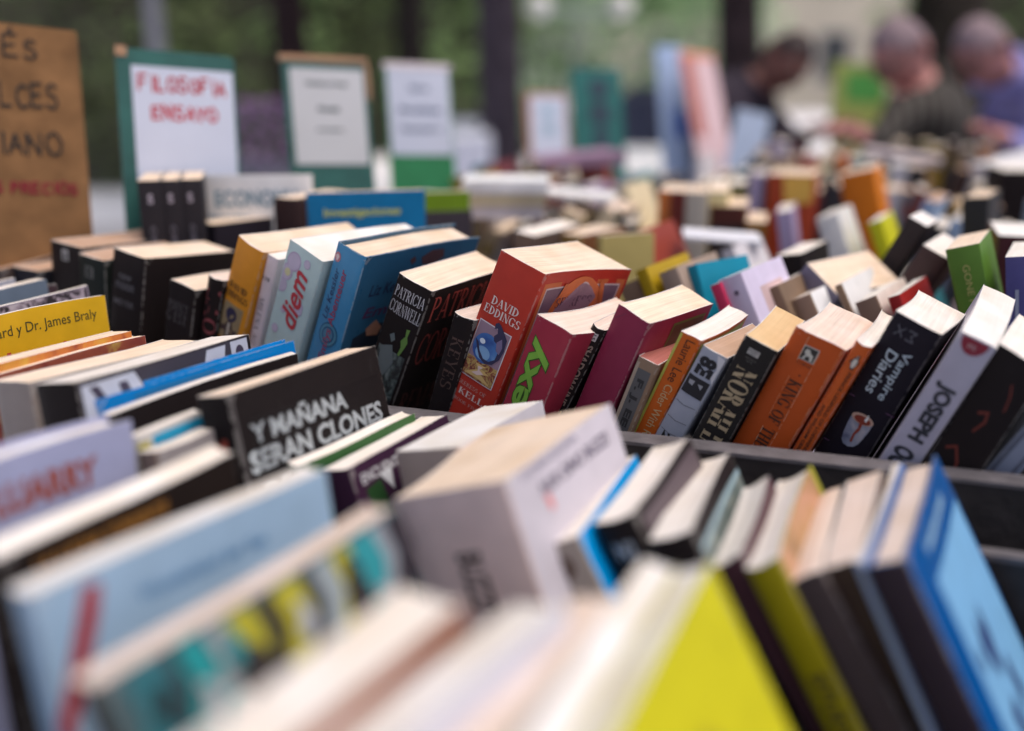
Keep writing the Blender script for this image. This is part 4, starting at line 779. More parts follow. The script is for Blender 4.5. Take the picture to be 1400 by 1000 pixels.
# ---- blurred rows: one prototype, copied
def unit_box(name, x0, x1, y0, y1, z0, z1):
    m = MB(); m.box(x0, x1, y0, y1, z0, z1); me = bpy.data.meshes.new(name); me.from_pydata(m.v, [], m.f); me.materials.append(CARD); return me
def unit_cover():
    c, cy = .025, .006; out = [(0, 1), (0, .006), (.04, 0), (.96, 0), (1, .006), (1, 1)]; inn = [(c, 1), (c, .01), (.05, cy), (.95, cy), (1-c, .01), (1-c, 1)]
    V = [(x, y, z) for pr in (out, inn) for z in (0, 1) for x, y in pr]; F = []; n = 6
    for i in range(5):
        F += [(i, i+1, n+i+1, n+i), (2*n+n+i, 2*n+n+i+1, 2*n+i+1, 2*n+i), (n+i, n+i+1, 3*n+i+1, 3*n+i), (2*n+i, 2*n+i+1, i+1, i)]
    F += [(0, n, 3*n, 2*n), (5, 2*n+5, 3*n+5, n+5)]
    me = bpy.data.meshes.new('cover'); me.from_pydata(V, [], F); me.materials.append(CARD); return me
UC, UP, UL = unit_cover(), unit_box('page_block', .03, .97, .008, .99, .005, .993), unit_box('label', .15, .85, -.004, -.001, .7, .86)
def flat(col, r=.5): return mat('faded_cover', col, r, .15, 25, .35)
FAR = [('white', S(176, 172, 176)), ('off-white', S(150, 142, 138)), ('beige', S(136, 118, 98)), ('tan', S(112, 90, 72)), ('dark brown', S(58, 42, 38)), ('black', (.03, .027, .03)), ('black', (.035, .03, .03)), ('grey', S(100, 98, 104)), ('brick red', S(116, 46, 34)), ('burnt orange', S(160, 88, 36)), ('mustard', S(140, 112, 36)), ('navy', S(40, 46, 72)), ('teal', S(30, 96, 104)), ('olive', S(86, 84, 44)), ('cream', S(186, 172, 142)), ('lilac', S(150, 136, 164)), ('pale blue', S(138, 158, 182)), ('dark red', S(84, 32, 36)), ('charcoal', S(52, 50, 54))]
PG = ['cream', 'white', 'white', 'pink', 'bright', 'white', 'cream', 'tan', 'white']
occ = []
for k_, d_ in H.items():
    psi, t_, w_ = R(d_[3]), d_[6], d_[7]; Wv = Vector((math.sin(psi), math.cos(psi), 0)); Tv = Vector((math.cos(psi), -math.sin(psi), 0)); lean = math.tan(R(d_[4]))*d_[8]
    for a_ in (0, .5, 1):
        for c_ in (0, .5, 1):
            for l_ in (0, .5, 1):
                p = Vector((d_[0], d_[1], 0))+Tv*(t_*a_+lean*l_)+Wv*(w_*c_)-LIP0; occ.append((p.dot(UD), p.dot(VD)))
def px(p):
    dx, dy, dz = p[0], p[1], p[2]-1.25; cz = dy*math.cos(PITCH)-dz*math.sin(PITCH); cy = dy*math.sin(PITCH)+dz*math.cos(PITCH)
    return 700+1361*dx/cz, 500-1361*cy/cz
ORD = ['first', 'second', 'third', 'fourth', 'fifth', 'sixth', 'seventh', 'eighth', 'ninth', 'tenth', 'eleventh', 'twelfth', 'thirteenth', 'fourteenth', 'fifteenth', 'sixteenth', 'seventeenth', 'eighteenth', 'nineteenth', 'twentieth', 'twenty-first', 'twenty-second', 'twenty-third', 'twenty-fourth', 'twenty-fifth', 'twenty-sixth', 'twenty-seventh', 'twenty-eighth', 'twenty-ninth', 'thirtieth', 'thirty-first', 'thirty-second', 'thirty-third', 'thirty-fourth', 'thirty-fifth', 'thirty-sixth', 'thirty-seventh', 'thirty-eighth', 'thirty-ninth', 'fortieth']
rg = random.Random(21)
proto = None; NF = 0
ROWS = [(.275, 'first blurred row', .165, 1.2, 60), (.47, 'second blurred row', .17, 1.3, 60), (.70, 'third blurred row', .175, 1.5, 60), (.93, 'fourth blurred row', .18, 1.6, 50), (1.25, 'fifth blurred row', .18, 1.75, 60), (1.50, 'sixth blurred row', .18, 1.9, 60), (1.77, 'seventh blurred row', .185, 2.1, 60), (2.07, 'farthest blurred row', .19, 2.3, 60)]
for v0, rname, hbase, umax, cap in ROWS:
    u = -.34 if v0 < 1.4 else (.02 if v0 < 1.7 else .10); n_in = 0; lean = -24 if v0 < .3 else 0; run = 0; psi = 30; far = v0 > 1.1
    while u < umax and n_in < cap:
        if run <= 0:
            run = rg.randint(3, 9); lean = rg.choice([-24, -26, -18, -28] if v0 < .5 else [-22, 0, 2, -4, 0, 14, 24, -12]); psi = rg.choice([26, 30, 33, 22] if v0 < .5 else [18, 26, 32, 20]) 
            if v0 > .5: u += rg.uniform(0, .03)
        run -= 1
        t = rg.uniform(.012, .033)*(1.1 if far else 1.0); w = rg.uniform(.10, .125); h = hbase*rg.uniform(.78, 1.12)
        if rg.random() < .04: h *= 1.12
        th = R(lean+rg.uniform(-2, 2)); ps_ = R(psi+rg.uniform(-2, 2)); fw = t/math.cos(th)
        c0 = uv(u, v0+rg.uniform(0, .02), .874); step = fw/math.cos(ps_-math.atan2(.312, .95))
        # occupied by one of the books placed one by one?
        wv = Vector((math.sin(ps_), math.cos(ps_), 0)); tv = Vector((math.cos(ps_), -math.sin(ps_), 0))
        hit = False
        for (ou, ov) in occ:
            a = uv(ou, ov, 0)-Vector((c0.x, c0.y, 0)); al_, be_ = a.dot(tv), a.dot(wv)
            if -.008 < al_-math.tan(th)*h*.5 < t+.008 and -.01 < be_ < w+.01: hit = True; break
        u += step+(rg.uniform(.0, .002) if rg.random() < .85 else rg.uniform(.004, .02))
        if hit: continue
        pt = px((c0.x+wv.x*w*.5, c0.y+wv.y*w*.5, 1.04))
        if not (-25 < pt[0] < 1430): continue
        T0 = tv; U3 = Vector((0, 0, 1))*math.cos(th)+T0*math.sin(th); T3 = T0*math.cos(th)-Vector((0, 0, 1))*math.sin(th)
        M = Matrix((T3*t, wv*w, U3*h)).transposed().to_4x4(); base = c0.copy(); base.z = .8745+max(0, t*math.sin(th)); M.translation = base
        cn, cc = FAR[rg.randrange(len(FAR))] if rg.random() < .75 else FAR[rg.choice([0, 1, 2, 5, 14])]
        pgk = rg.choice(PG); tone = {'cream': 'cream', 'white': 'pale', 'pink': 'pinkish', 'bright': 'bright white', 'tan': 'brownish'}[pgk]
        size = 'thick' if t > .036 else 'slim' if t < .022 else ('tall' if h > hbase*1.05 else 'squat' if h < hbase*.88 else 'plain')
        n_in += 1
        lab = f'{size} {cn} book, {tone} top, {ORD[min(n_in-1, 39)]} from the left in the {rname}'
        root = thing('book', lab, 'book', M, 'blurred second hand books in the rows further back'); NF += 1
        for me_, nm, mm in ((UC, 'cover', flat(cc)), (UP, 'page_block', PAGES[pgk])) + (((UL, 'label', flat(rg.choice([(.5, .47, .44), (.05, .04, .04), (.45, .30, .08), (.35, .08, .06)]))),) if rg.random() < .35 else ()):
            o = link(bpy.data.objects.new(nm, me_), root); o.material_slots[0].link = 'OBJECT'; o.material_slots[0].material = mm
# ---- books lying flat
def lying(label, x, y, z, yaw, L, Wd, T_, col, pages='white', roll=0):
    yaw = R(yaw); X = Vector((math.cos(yaw), math.sin(yaw), 0)); Y = Vector((-math.sin(yaw), math.cos(yaw), 0)); Z = Vector((0, 0, 1))
    M = Matrix((X, Y, Z)).transposed().to_4x4() @ Matrix.Rotation(R(roll), 4, 'Y'); M.translation = Vector((x, y, z))
    t = thing('book', label, 'book', M)
    m = MB(); m.box(0, L, 0, Wd, 0, .001); m.box(0, L, 0, Wd, T_-.001, T_); m.box(0, L, 0, .001, .001, T_-.001)
    m.build('cover', flat(col), t)
    m = MB(); m.box(.002, L-.002, .0012, Wd-.002, .0012, T_-.0012); o = m.build('page_block', PAGES[pages], t)
    return t
Z0 = 1.045
for i, (lab, c_) in enumerate((('lowest white paper-covered volume of the stack lying flat behind the charcoal book', S(190, 185, 186)), ('middle cream volume of the stack lying flat behind the charcoal book', S(180, 170, 140)), ('topmost white volume of the stack lying flat behind the charcoal book', S(205, 198, 198)))):
    lying(lab, -.078+.003*i, 1.46, Z0+.0182*i, 5-3*i, .125, .10, .018, c_, 'white')
lying('bright white magazine lying loosely on top of the books behind the brown badge book', .035, 1.55, 1.068, -12, .12, .09, .006, (.8, .78, .78), 'bright', 4)
lying('lilac and brown paperback lying flat below the small framed sign', .06, 2.02, 1.062, 14, .18, .12, .022, S(130, 104, 124), 'cream', -4)
lying('loose white leaflet lying across the tops above the leaning mustard spine', .22, 1.27, 1.045, -8, .10, .08, .004, (.78, .78, .84), 'bright', 3)
lying('white paperback lying crooked over the far row below the lilac shirted man', .93, 1.85, 1.07, 24, .17, .11, .012, (.78, .76, .78), 'bright', -9)
lying('pale paperback lying crooked over the far row, below the reaching hand', .80, 2.32, 1.07, -20, .17, .11, .014, (.66, .55, .56), 'pink', 7)

# ================================================================= SIGNS
def sign(name, key, label, thick, mats, extend_left=0, bottom=.9, parts=()):
    UL, UR, LL = [Vector(p) for p in SG[key]['P']]
    X = (UR-UL).normalized(); D = (LL-UL); D = (D-X*D.dot(X)).normalized(); Nn = X.cross(D)     # points away from viewer
    if Nn.y < 0: Nn = -Nn
    wd = SG[key]['w']; h = (UL.z-bottom)/(-D.z)
    t = thing(name, label, 'sign'); Mx = Matrix((X, -D, -Nn)).transposed().to_4x4(); Mx.translation = UL+D*h+X*(wd/2); t.matrix_world = Mx
    # local: x right, y up from base, z towards the viewer
    rr = .008 if name != 'cardboard_sign' else .0025; x0, x1 = -wd/2-extend_left, wd/2
    out = [(x0, 0), (x1, 0)] + [(x1-rr+rr*math.cos(R(a)), h-rr+rr*math.sin(R(a))) for a in (0, 30, 60, 90)] + [(x0+rr+rr*math.cos(R(a)), h-rr+rr*math.sin(R(a))) for a in (90, 120, 150, 180)]
    n = len(out); V = [(x, y, 0) for x, y in out]+[(x, y, -thick) for x, y in out]; F = [tuple(range(n)), tuple(range(2*n-1, n-1, -1))]+[(i, n+i, n+(i+1) % n, (i+1) % n) for i in range(n)]
    mesh_obj('board', V, F, mats, t)
    return t, wd, h
def on_sign(t, name, x0, x1, y0, y1, m, z=.0012, th=.0006):
    mb = MB(); mb.box(x0, x1, y0, y1, z-th, z); return mb.build(name, m, t)
def sign_text(t, name, geo, cx, cy, L, Hh, m, z=.0014, rot=0, jit=0):
    vs, fs = geo; V = []
    for v in vs:
        a, b = (v[0]-.5)*L, (v[1]-.5)*Hh; V.append((cx+a*math.cos(rot)-b*math.sin(rot), cy+a*math.sin(rot)+b*math.cos(rot)+jit*math.sin(a*90), z+v[2]))
    return mesh_obj(name, V, fs, m, t)
def hand(word, seed, wgt=.062):
    """marker-pen lettering: single strokes as thin quads with a wobble"""
    ST = {'A': [[(0, 0), (.35, 1)], [(.35, 1), (.7, 0)], [(.12, .38), (.58, .4)]], 'C': [[(.68, .85), (.4, 1), (.1, .75), (.02, .4), (.2, .06), (.45, 0), (.7, .14)]], 'D': [[(.05, 0), (.05, 1), (.45, .9), (.68, .5), (.45, .08), (.05, 0)]], 'E': [[(.62, 1), (.05, .97), (.02, 0), (.62, .02)], [(.04, .5), (.5, .53)]], 'F': [[(.62, 1), (.05, .97), (.04, 0)], [(.04, .5), (.48, .53)]], 'G': [[(.68, .85), (.4, 1), (.1, .75), (.02, .4), (.2, .06), (.5, 0), (.68, .2), (.66, .45), (.42, .45)]], 'I': [[(.2, 1), (.2, 0)]], 'L': [[(.05, 1), (.05, 0), (.6, .02)]], 'N': [[(.03, 0), (.05, 1), (.62, .02), (.66, 1)]], 'O': [[(.4, 1), (.1, .82), (.02, .45), (.2, .08), (.42, 0), (.66, .15), (.74, .55), (.6, .88), (.38, 1)]], 'P': [[(.05, 0), (.05, 1), (.5, .95), (.62, .75), (.5, .52), (.05, .48)]], 'R': [[(.05, 0), (.05, 1), (.5, .95), (.6, .75), (.48, .54), (.05, .5)], [(.25, .5), (.66, 0)]], 'S': [[(.6, .88), (.35, 1), (.1, .85), (.12, .62), (.5, .45), (.62, .22), (.42, .02), (.15, .03), (.0, .15)]], 'T': [[(.0, 1), (.7, .97)], [(.35, 1), (.36, 0)]], 'U': [[(.05, 1), (.06, .25), (.3, 0), (.55, .2), (.6, 1)]], 'Y': [[(.02, 1), (.34, .5)], [(.68, 1), (.34, .5), (.32, 0)]], 'É': [[(.62, 1), (.05, .97), (.02, 0), (.62, .02)], [(.04, .5), (.5, .53)], [(.25, 1.1), (.42, 1.28)]], 'B': [[(.05, 0), (.05, 1), (.5, .9), (.45, .58), (.05, .52)], [(.4, .54), (.62, .28), (.45, .02), (.05, 0)]], ' ': []}
    rn = random.Random(seed); V, F = [], []; x = 0; z = 0
    for ch in word:
        dy = rn.uniform(-.06, .06); k = rn.uniform(.9, 1.1)
        for st in ST[ch]:
            p = [(x+a*k+rn.uniform(-.015, .015), b*k+dy) for a, b in st]
            for (a, b) in zip(p, p[1:]):
                dx, dy2 = b[0]-a[0], b[1]-a[1]; l = math.hypot(dx, dy2) or 1; nx, ny = -dy2/l*wgt*rn.uniform(.8, 1.15), dx/l*wgt; ex, ey = dx/l*wgt*.6, dy2/l*wgt*.6
                n = len(V); z = (z+1) % 9; V += [(a[0]+nx-ex, a[1]+ny-ey, z*1e-5), (a[0]-nx-ex, a[1]-ny-ey, z*1e-5), (b[0]-nx+ex, b[1]-ny+ey, z*1e-5), (b[0]+nx+ex, b[1]+ny+ey, z*1e-5)]; F.append((n, n+1, n+2, n+3))
        x += (.45 if ch == 'I' else .9)*k if ch != ' ' else .5
    return norm2(V, F)
card = mat('brown_cardboard', (.20, .105, .046), .85, .28, 22, .15, .25); greenp = mat('green_painted_board', S(38, 84, 78, .85), .5, .25, 18, .4); paperw = mat('white_paper_sheet', (.60, .64, .76), .7, .05, 8, .2); paperg = mat('greyish_paper_sheet', (.52, .53, .55), .7, .05, 8, .2)
mk = mat('black_marker', (.02, .02, .02), .6, .1, 20, .2); rk = mat('dark_red_marker', (.22, .02, .03), .6, .1, 20, .2); rr_ = mat('red_marker', (.45, .02, .03), .6, .1, 20, .2); gk = mat('grey_print', (.04, .06, .07), .6, .1, 20, .2); bkp = mat('blue_print', (.04, .07, .16), .6, .1, 20, .2)
t, wd, h = sign('cardboard_sign', 'cardboard', 'brown cardboard sign handwritten in black marker with red word PRECIOS at the bottom', .004, card, .14, 1.0)
for (wrd, y_, L_, H_, off, m_, sd_, wg_) in (('INGLÉS', .0185, 140, .031, 59, mk, 1, .062), ('DULCES', .067, 126, .029, 35, mk, 2, .066), ('ITALIANO', .114, 172, .026, 33, mk, 3, .062), ('BUENOS PRECIOS', .156, 192, .0145, 17, rk, 4, .11)):
    k_ = wd/165; sign_text(t, 'handwriting', hand(wrd, sd_, wg_), wd/2-off*k_-L_*k_/2, h-y_*1.19, L_*k_, H_*1.19, m_)
t, wd, h = sign('green_sign', 'filosofia', 'green board with white paper lettered FILOSOFIA ENSAYO in red, behind three black spines', .006, greenp)
on_sign(t, 'paper', -.054, .0665, h-.162, h-.020, paperw)
sign_text(t, 'handwriting', hand('FILOSOFIA', 6, .10), .005, h-.040, .106, .023, rr_); sign_text(t, 'handwriting', hand('ENSAYO', 7, .11), .006, h-.074, .080, .021, rr_)
tape = mat('brown_packing_tape', (.38, .22, .12), .35, .2, 10, .5)
on_sign(t, 'tape_corner', -.0705, -.058, h-.010, h+.002, tape, .0016, .008)
t, wd, h = sign('green_sign', 'sec', 'greyish notice with brown taped edges and three dark centred lines', .006, greenp)
on_sign(t, 'paper', -.054, .056, h-.150, h-.014, paperg)
for wrd, y_, L_, H_ in (('Narrativa y Novela', .036, .062, .0085), ('Novela', .071, .032, .0085), ('extranjera', .101, .040, .006)): sign_text(t, 'lettering', sans(wrd, .05), 0, h-y_, L_, H_, gk)
on_sign(t, 'tape_edge', -.066, .064, h-.004, h+.004, tape, .0020, .010); on_sign(t, 'tape_edge', .060, .066, h-.055, h-.005, tape, .0022, .010)
t, wd, h = sign('green_sign', 'third', 'white notice with three blurred blue-grey lines above a bright green strip', .006, mat('bright_green_board', (.02, .20, .07), .5, .15, 18, .4))
on_sign(t, 'paper', -.058, .058, h-.158, h-.006, paperw)
for wrd, y_, L_, H_ in (('Libros', .040, .036, .011), ('Manualidades', .078, .078, .011), ('Decoración', .112, .074, .011)): sign_text(t, 'lettering', sans(wrd, .04), 0, h-y_, L_, H_, bkp)
on_sign(t, 'tape_edge', -.062, .063, h-.006, h+.004, mat('glossy_clear_tape', (.7, .62, .62), .2, .1, 10, .6), .0020, .010)
t, wd, h = sign('framed_sign', 'fourth', 'small white notice in a tan frame left of the tall teal banner', .006, mat('tan_frame', S(140, 96, 70), .6, .1))
on_sign(t, 'paper', -.042, .046, 0.02, h-.008, paperw)
for y_ in (.045, .085): on_sign(t, 'pale_picture', -.015, .018, h-y_-.012, h-y_+.012, mat('pale_blue_print', (.35, .5, .62), .6, .05), .0018)
t, wd, h = sign('teal_sign', 'teal', 'tall teal board with a column of dark rounded marks', .008, mat('teal_board', S(30, 98, 94, .8), .55, .12))
for y_, r_ in ((.05, .026), (.11, .030), (.165, .022), (.215, .030)): m = MB(); m.tube([(.005, h-y_, .0005), (.005, h-y_, .0018)], r_, 14); m.build('dark_mark', mat('dark_teal_print', S(28, 44, 54, .45), .55, .1), t)
t, wd, h = sign('pale_banner', 'paleblue', 'pale blue-grey upright panel behind the red and white leaning one', .008, mat('pale_blue_board', S(150, 170, 200, .8), .5, .08)); on_sign(t, 'dark_blue_corner', .0, .040, h-.27, h-.19, mat('deep_blue_print', S(50, 80, 140, .5), .5, .1))
t, wd, h = sign('leaning_poster', 'redwhite', 'leaning poster with a brick red stripe beside pinkish white', .008, mat('pinkish_poster', S(200, 172, 176, .8), .5, .08)); on_sign(t, 'red_stripe', -.055, -.018, h-.26, h-.018, mat('brick_red_print', S(160, 84, 70, .8), .5, .12)); on_sign(t, 'orange_top', -.055, .058, h-.018, h-.002, mat('orange_print', S(205, 130, 96, .85), .5, .12), .0016)
t, wd, h = sign('pale_card', 'palepaper', 'pale blue-white card standing in front of the dark haired person', .006, mat('pale_card_board', S(170, 184, 206, .85), .5, .08))
t, wd, h = sign('green_placard', 'greensign', 'yellow-olive placard with a bright green rectangle left of the reaching man', .008, mat('olive_placard', S(140, 150, 74, .85), .5, .1), bottom=.95); on_sign(t, 'green_rectangle', -.055, .085, h-.145, h-.035, mat('bright_green_print', S(70, 140, 56, 1.0), .5, .12)); on_sign(t, 'darker_word', -.02, .04, h-.1, h-.075, mat('dark_green_print', S(40, 110, 40, .5), .5, .1), .0018)
m = MB(); m.tube([(0, 0, -.012), (0, -.96, -.012)], .012, 8); m.build('post', wood_d, t)

# ================================================================= PEOPLE
def person(label, J, shirt, trousers, skin, hair, hair_kind, face_dir, glasses=False, stripes=None):
    """J: joint positions (world). One skinned body; hair, glasses are children."""
    base = Vector((J['pelvis'][0], J['pelvis'][1], 0)); root = thing('person', label, 'person', Matrix.Translation(base))
    V, Ed, Rad, Tg = [], [], [], []
    def add(p, r, tg, par=None):
        V.append(tuple(Vector(p)-base)); Rad.append(r); Tg.append(tg)
        if par is not None: Ed.append((par, len(V)-1))
        return len(V)-1
    L = lambda a, b, f: Vector(a).lerp(Vector(b), f)
    pel = add(J['pelvis'], (.175, .14), 1); ab = add(L(J['pelvis'], J['chest'], .5), (.185, .155), 1, pel); ch = add(J['chest'], (.195, .15), 1, ab); up = add(L(J['chest'], J['neck'], .55), (.15, .11), 1, ch)
    nk = add(J['neck'], (.062, .06), 3, up); hd0 = add(L(J['neck'], J['head'], .55), (.060, .062), 3, nk)
    for s in ('l', 'r'):
        hp, kn, an = J['hip'+s], J['knee'+s], J['ankle'+s]
        a = add(hp, (.095, .095), 2, pel); a = add(L(hp, kn, .5), (.080, .08), 2, a); a = add(kn, (.060, .062), 2, a); a = add(L(kn, an, .4), (.055, .055), 2, a); a = add(an, (.04, .042), 2, a)
        toe = Vector(an)+Vector(J['toe']); toe.z = .035; add(toe, (.04, .03), 4, a)
        sh, el, wr = J['sh'+s], J['el'+s], J['wr'+s]
        a = add(sh, (.070, .068), 1, up); a = add(L(sh, el, .5), (.055, .054), 1, a); a = add(el, (.045, .044), 1, a); a = add(L(el, wr, .45), (.040, .038), 1 if J.get('long', 1) else 3, a); a = add(wr, (.027, .023), 3, a)
        d = (Vector(wr)-Vector(el)).normalized(); side = d.cross(Vector((0, 0, 1))).normalized(); dn = Vector((0, 0, -1))
        pm = add(Vector(wr)+d*.055, (.034, .020), 3, a)
        for kf, (off, ln_) in enumerate(((-.028, .062), (-.010, .074), (.009, .070), (.026, .055))):
            k0 = add(Vector(wr)+d*.085+side*off, (.010, .009), 3, pm); k1 = add(Vector(wr)+d*(.085+ln_*.5)+side*off*1.15+dn*.012, (.0088, .0085), 3, k0); add(Vector(wr)+d*(.085+ln_*.85)+side*off*1.2+dn*.038, (.0075, .0075), 3, k1)
        th0 = add(Vector(wr)+d*.035-side*.030+dn*.008, (.012, .011), 3, a); th1 = add(Vector(wr)+d*.065-side*.050+dn*.022, (.0098, .0095), 3, th0); add(Vector(wr)+d*.090-side*.050+dn*.036, (.0082, .008), 3, th1)
    me = bpy.data.meshes.new('body'); me.from_pydata(V, Ed, []); ob = bpy.data.objects.new('body', me); COL.objects.link(ob)
    sk = ob.modifiers.new('skin', 'SKIN'); ss = ob.modifiers.new('smooth', 'SUBSURF'); ss.levels = 1
    for i, v in enumerate(me.skin_vertices[0].data): v.radius = Rad[i]; v.use_root = (i == 0)
    dg = bpy.context.evaluated_depsgraph_get(); new = bpy.data.meshes.new_from_object(ob.evaluated_get(dg)); bpy.data.objects.remove(ob)
    # head: shaped ellipsoid joined to the same mesh
    bm = bmesh.new(); bm.from_mesh(new)
    f = Vector(face_dir).normalized(); upv = (Vector(J['head'])-Vector(J['neck'])).normalized(); upv = (upv-f*upv.dot(f)).normalized(); sd_ = f.cross(upv); hc = Vector(J['head'])-base
    def hp_(a, b, c): return hc+sd_*a+f*b+upv*c
    nv = 18; rows = []
    for i in range(1, 14):
        ph = math.pi*i/14; row = []
        for k in range(nv):
            t_ = 2*math.pi*k/nv; x, y, z_ = math.sin(ph)*math.cos(t_), math.sin(ph)*math.sin(t_), math.cos(ph)
            rx, ry, rz = .076, .096, .118
            if z_ < 0: rx *= 1-.28*z_*z_; ry *= 1-.12*abs(z_)
            b = y*ry; 
            if y > .85 and -.35 < z_ < .05: b += .022*(1-abs(z_+.17)/.2 if abs(z_+.17) < .2 else 0)          # nose
            if y > .6 and .02 < z_ < .2 and abs(x) > .2: b -= .008                                              # eye sockets
            if y > .8 and -.55 < z_ < -.42: b += .006                                                            # lips
            row.append(bm.verts.new(hp_(x*rx, b, z_*rz)))
        rows.append(row)
    for a, b in zip(rows, rows[1:]):
        for k in range(nv): bm.faces.new((a[k], a[(k+1) % nv], b[(k+1) % nv], b[k]))
    bm.faces.new(rows[0][::-1]); bm.faces.new(rows[-1])
    for s in (-1, 1):                                                                                            # ears
        e = [bm.verts.new(hp_(s*.078+s*o[0], o[1], o[2])) for o in ((0, .012, .03), (.016, -.01, .036), (.018, -.016, .0), (0, .0, -.032), (-.012, .005, .0))]; bm.faces.new(e)
        e2 = [bm.verts.new(v.co-f*.012) for v in e]; bm.faces.new(e2[::-1])
        for i in range(5): bm.faces.new((e[i], e[(i+1) % 5], e2[(i+1) % 5], e2[i]))
    bm.normal_update(); bm.to_mesh(new); bm.free()
    mats = [skin, shirt, trousers, skin, SHOE]
    for m_ in mats: new.materials.append(m_)
    VV = [Vector(v) for v in V]; hr = hc
    for p in new.polygons:
        c = p.center; p.use_smooth = True
        if (c-hr).length < .135: p.material_index = 3; continue
        best = min(range(len(VV)), key=lambda i: (VV[i]-c).length-Rad[i][0]*.6); p.material_index = Tg[best]
    ob = link(bpy.data.objects.new('body', new), root)
    # hair cap
    H_ = MB(); nh = 20
    lim = 1.45 if hair_kind == 'full' else 1.75
    V2 = []; F2 = []
    for i in range(0, 9):
        for k in range(nh):
            t_ = 2*math.pi*k/nh; back = (1-math.sin(t_))/2
            ph = (i/8)*(0.95+back*1.2) if hair_kind == 'full' else (i/8)*(.42+back*1.6)
            x, y, z_ = math.sin(ph)*math.cos(t_), math.sin(ph)*math.sin(t_), math.cos(ph); g_ = 1.035+.02*math.sin(k*3+i)
            V2.append(hp_(x*.076*g_, y*.096*g_, z_*.118*g_))
    for i in range(8):
        for k in range(nh): F2.append((i*nh+k, i*nh+(k+1) % nh, (i+1)*nh+(k+1) % nh, (i+1)*nh+k))
    mesh_obj('hair', V2, F2, hair, root, None, True)
    ncol = Vector(J['neck'])-base; ax = (Vector(J['head'])-Vector(J['neck'])).normalized(); ca = ax.orthogonal().normalized(); cb = ax.cross(ca)
    m = MB(); m.tube([ncol-ax*.01+ca*.078*math.cos(k*math.pi/8)+cb*.078*math.sin(k*math.pi/8) for k in range(17)], .014, 6); m.build('collar', shirt, root, True)
    for s in (-1, 1): m = MB(); m.ball(hp_(s*.031, .083, .014), .0115, 8); m.build('eye', EYE, root, True)
    if glasses:
        m = MB()
        for s in (-1, 1): m.tube([hp_(s*.031+.024*math.cos(a), .103, .012+.018*math.sin(a)) for a in [i*math.pi/6 for i in range(13)]], .0022, 5); m.tube([hp_(s*.056, .102, .018), hp_(s*.082, .0, .024)], .0022, 5)
        m.tube([hp_(-.008, .104, .014), hp_(.008, .104, .014)], .0022, 5); m.build('glasses', mk, root)
    return root
SHOE = mat('dark_leather_shoe', (.03, .025, .02), .5, .1); EYE = mat('eye_surface', (.25, .22, .2), .2, .3)
skin1 = mat('skin_tone', (.46, .21, .19), .55, .08, 12, .3); skin2 = mat('tanned_skin_tone', (.22, .09, .07), .55, .08, 12, .3)
def stripe_mat(name, c1, c2, sc):
    m = bpy.data.materials.new(name); m.use_nodes = True; N = m.node_tree.nodes; L = m.node_tree.links; b = N['Principled BSDF']; tc = N.new('ShaderNodeTexCoord'); w = N.new('ShaderNodeTexWave'); w.inputs['Scale'].default_value = sc; w.inputs['Distortion'].default_value = 1; L.new(tc.outputs['Object'], w.inputs['Vector'])
    cr = N.new('ShaderNodeValToRGB'); L.new(w.outputs['Color'], cr.inputs[0]); cr.color_ramp.elements[0].position = .55; cr.color_ramp.elements[0].color = (*c1, 1); cr.color_ramp.elements[1].position = .85; cr.color_ramp.elements[1].color = (*c2, 1); L.new(cr.outputs[0], b.inputs['Base Color']); b.inputs['Roughness'].default_value = .85; return m
olive = stripe_mat('dark_olive_striped_cloth', (.020, .013, .010), (.075, .07, .06), 7); lilac = mat('lilac_blue_cloth', (.36, .35, .72), .8, .15, 12, .2, .2); navy = mat('dark_navy_cloth', (.035, .026, .040), .8, .2, 12, .2, .2); jeans = mat('dark_trouser_cloth', (.05, .05, .07), .85, .2, 12, .2)
grey_hair = mat('grey_hair', (.25, .18, .20), .7, .3, 60); dark_hair = mat('dark_hair', (.03, .015, .015), .6, .3, 60)
person('man in a dark olive striped shirt and glasses, reaching over the books', dict(pelvis=(1.42, 3.50, .93), chest=(1.35, 3.33, 1.08), neck=(1.285, 3.28, 1.225), head=(1.21, 3.25, 1.305), hipl=(1.50, 3.36, .90), hipr=(1.56, 3.56, .90), kneel=(1.46, 3.34, .48), kneer=(1.50, 3.58, .48), anklel=(1.52, 3.36, .08), ankler=(1.56, 3.6, .08), toe=(-.14, -.05, 0),
    shl=(1.22, 3.16, 1.14), ell=(1.09, 3.04, 1.05), wrl=(.99, 2.94, 1.085), shr=(1.43, 3.38, 1.16), elr=(1.30, 3.34, 1.0), wrr=(1.12, 3.28, 1.06)), olive, jeans, skin1, grey_hair, 'full', (-.75, -.45, -.55), True)
person('man in a lilac blue shirt at the right edge, head bowed over the books', dict(pelvis=(2.0, 3.80, .95), chest=(1.80, 3.62, 1.17), neck=(1.67, 3.54, 1.26), head=(1.575, 3.50, 1.315), hipl=(2.02, 3.70, .90), hipr=(2.02, 3.90, .90), kneel=(1.97, 3.68, .48), kneer=(1.97, 3.92, .48), anklel=(2.02, 3.70, .08), ankler=(2.02, 3.92, .08), toe=(-.15, -.03, 0),
    shl=(1.78, 3.44, 1.20), ell=(1.72, 3.34, 1.0), wrl=(1.56, 3.28, 1.06), shr=(1.76, 3.78, 1.19), elr=(1.66, 3.74, .98), wrr=(1.48, 3.66, 1.05)), lilac, jeans, skin1, grey_hair, 'full', (-.75, -.4, -.6), True)
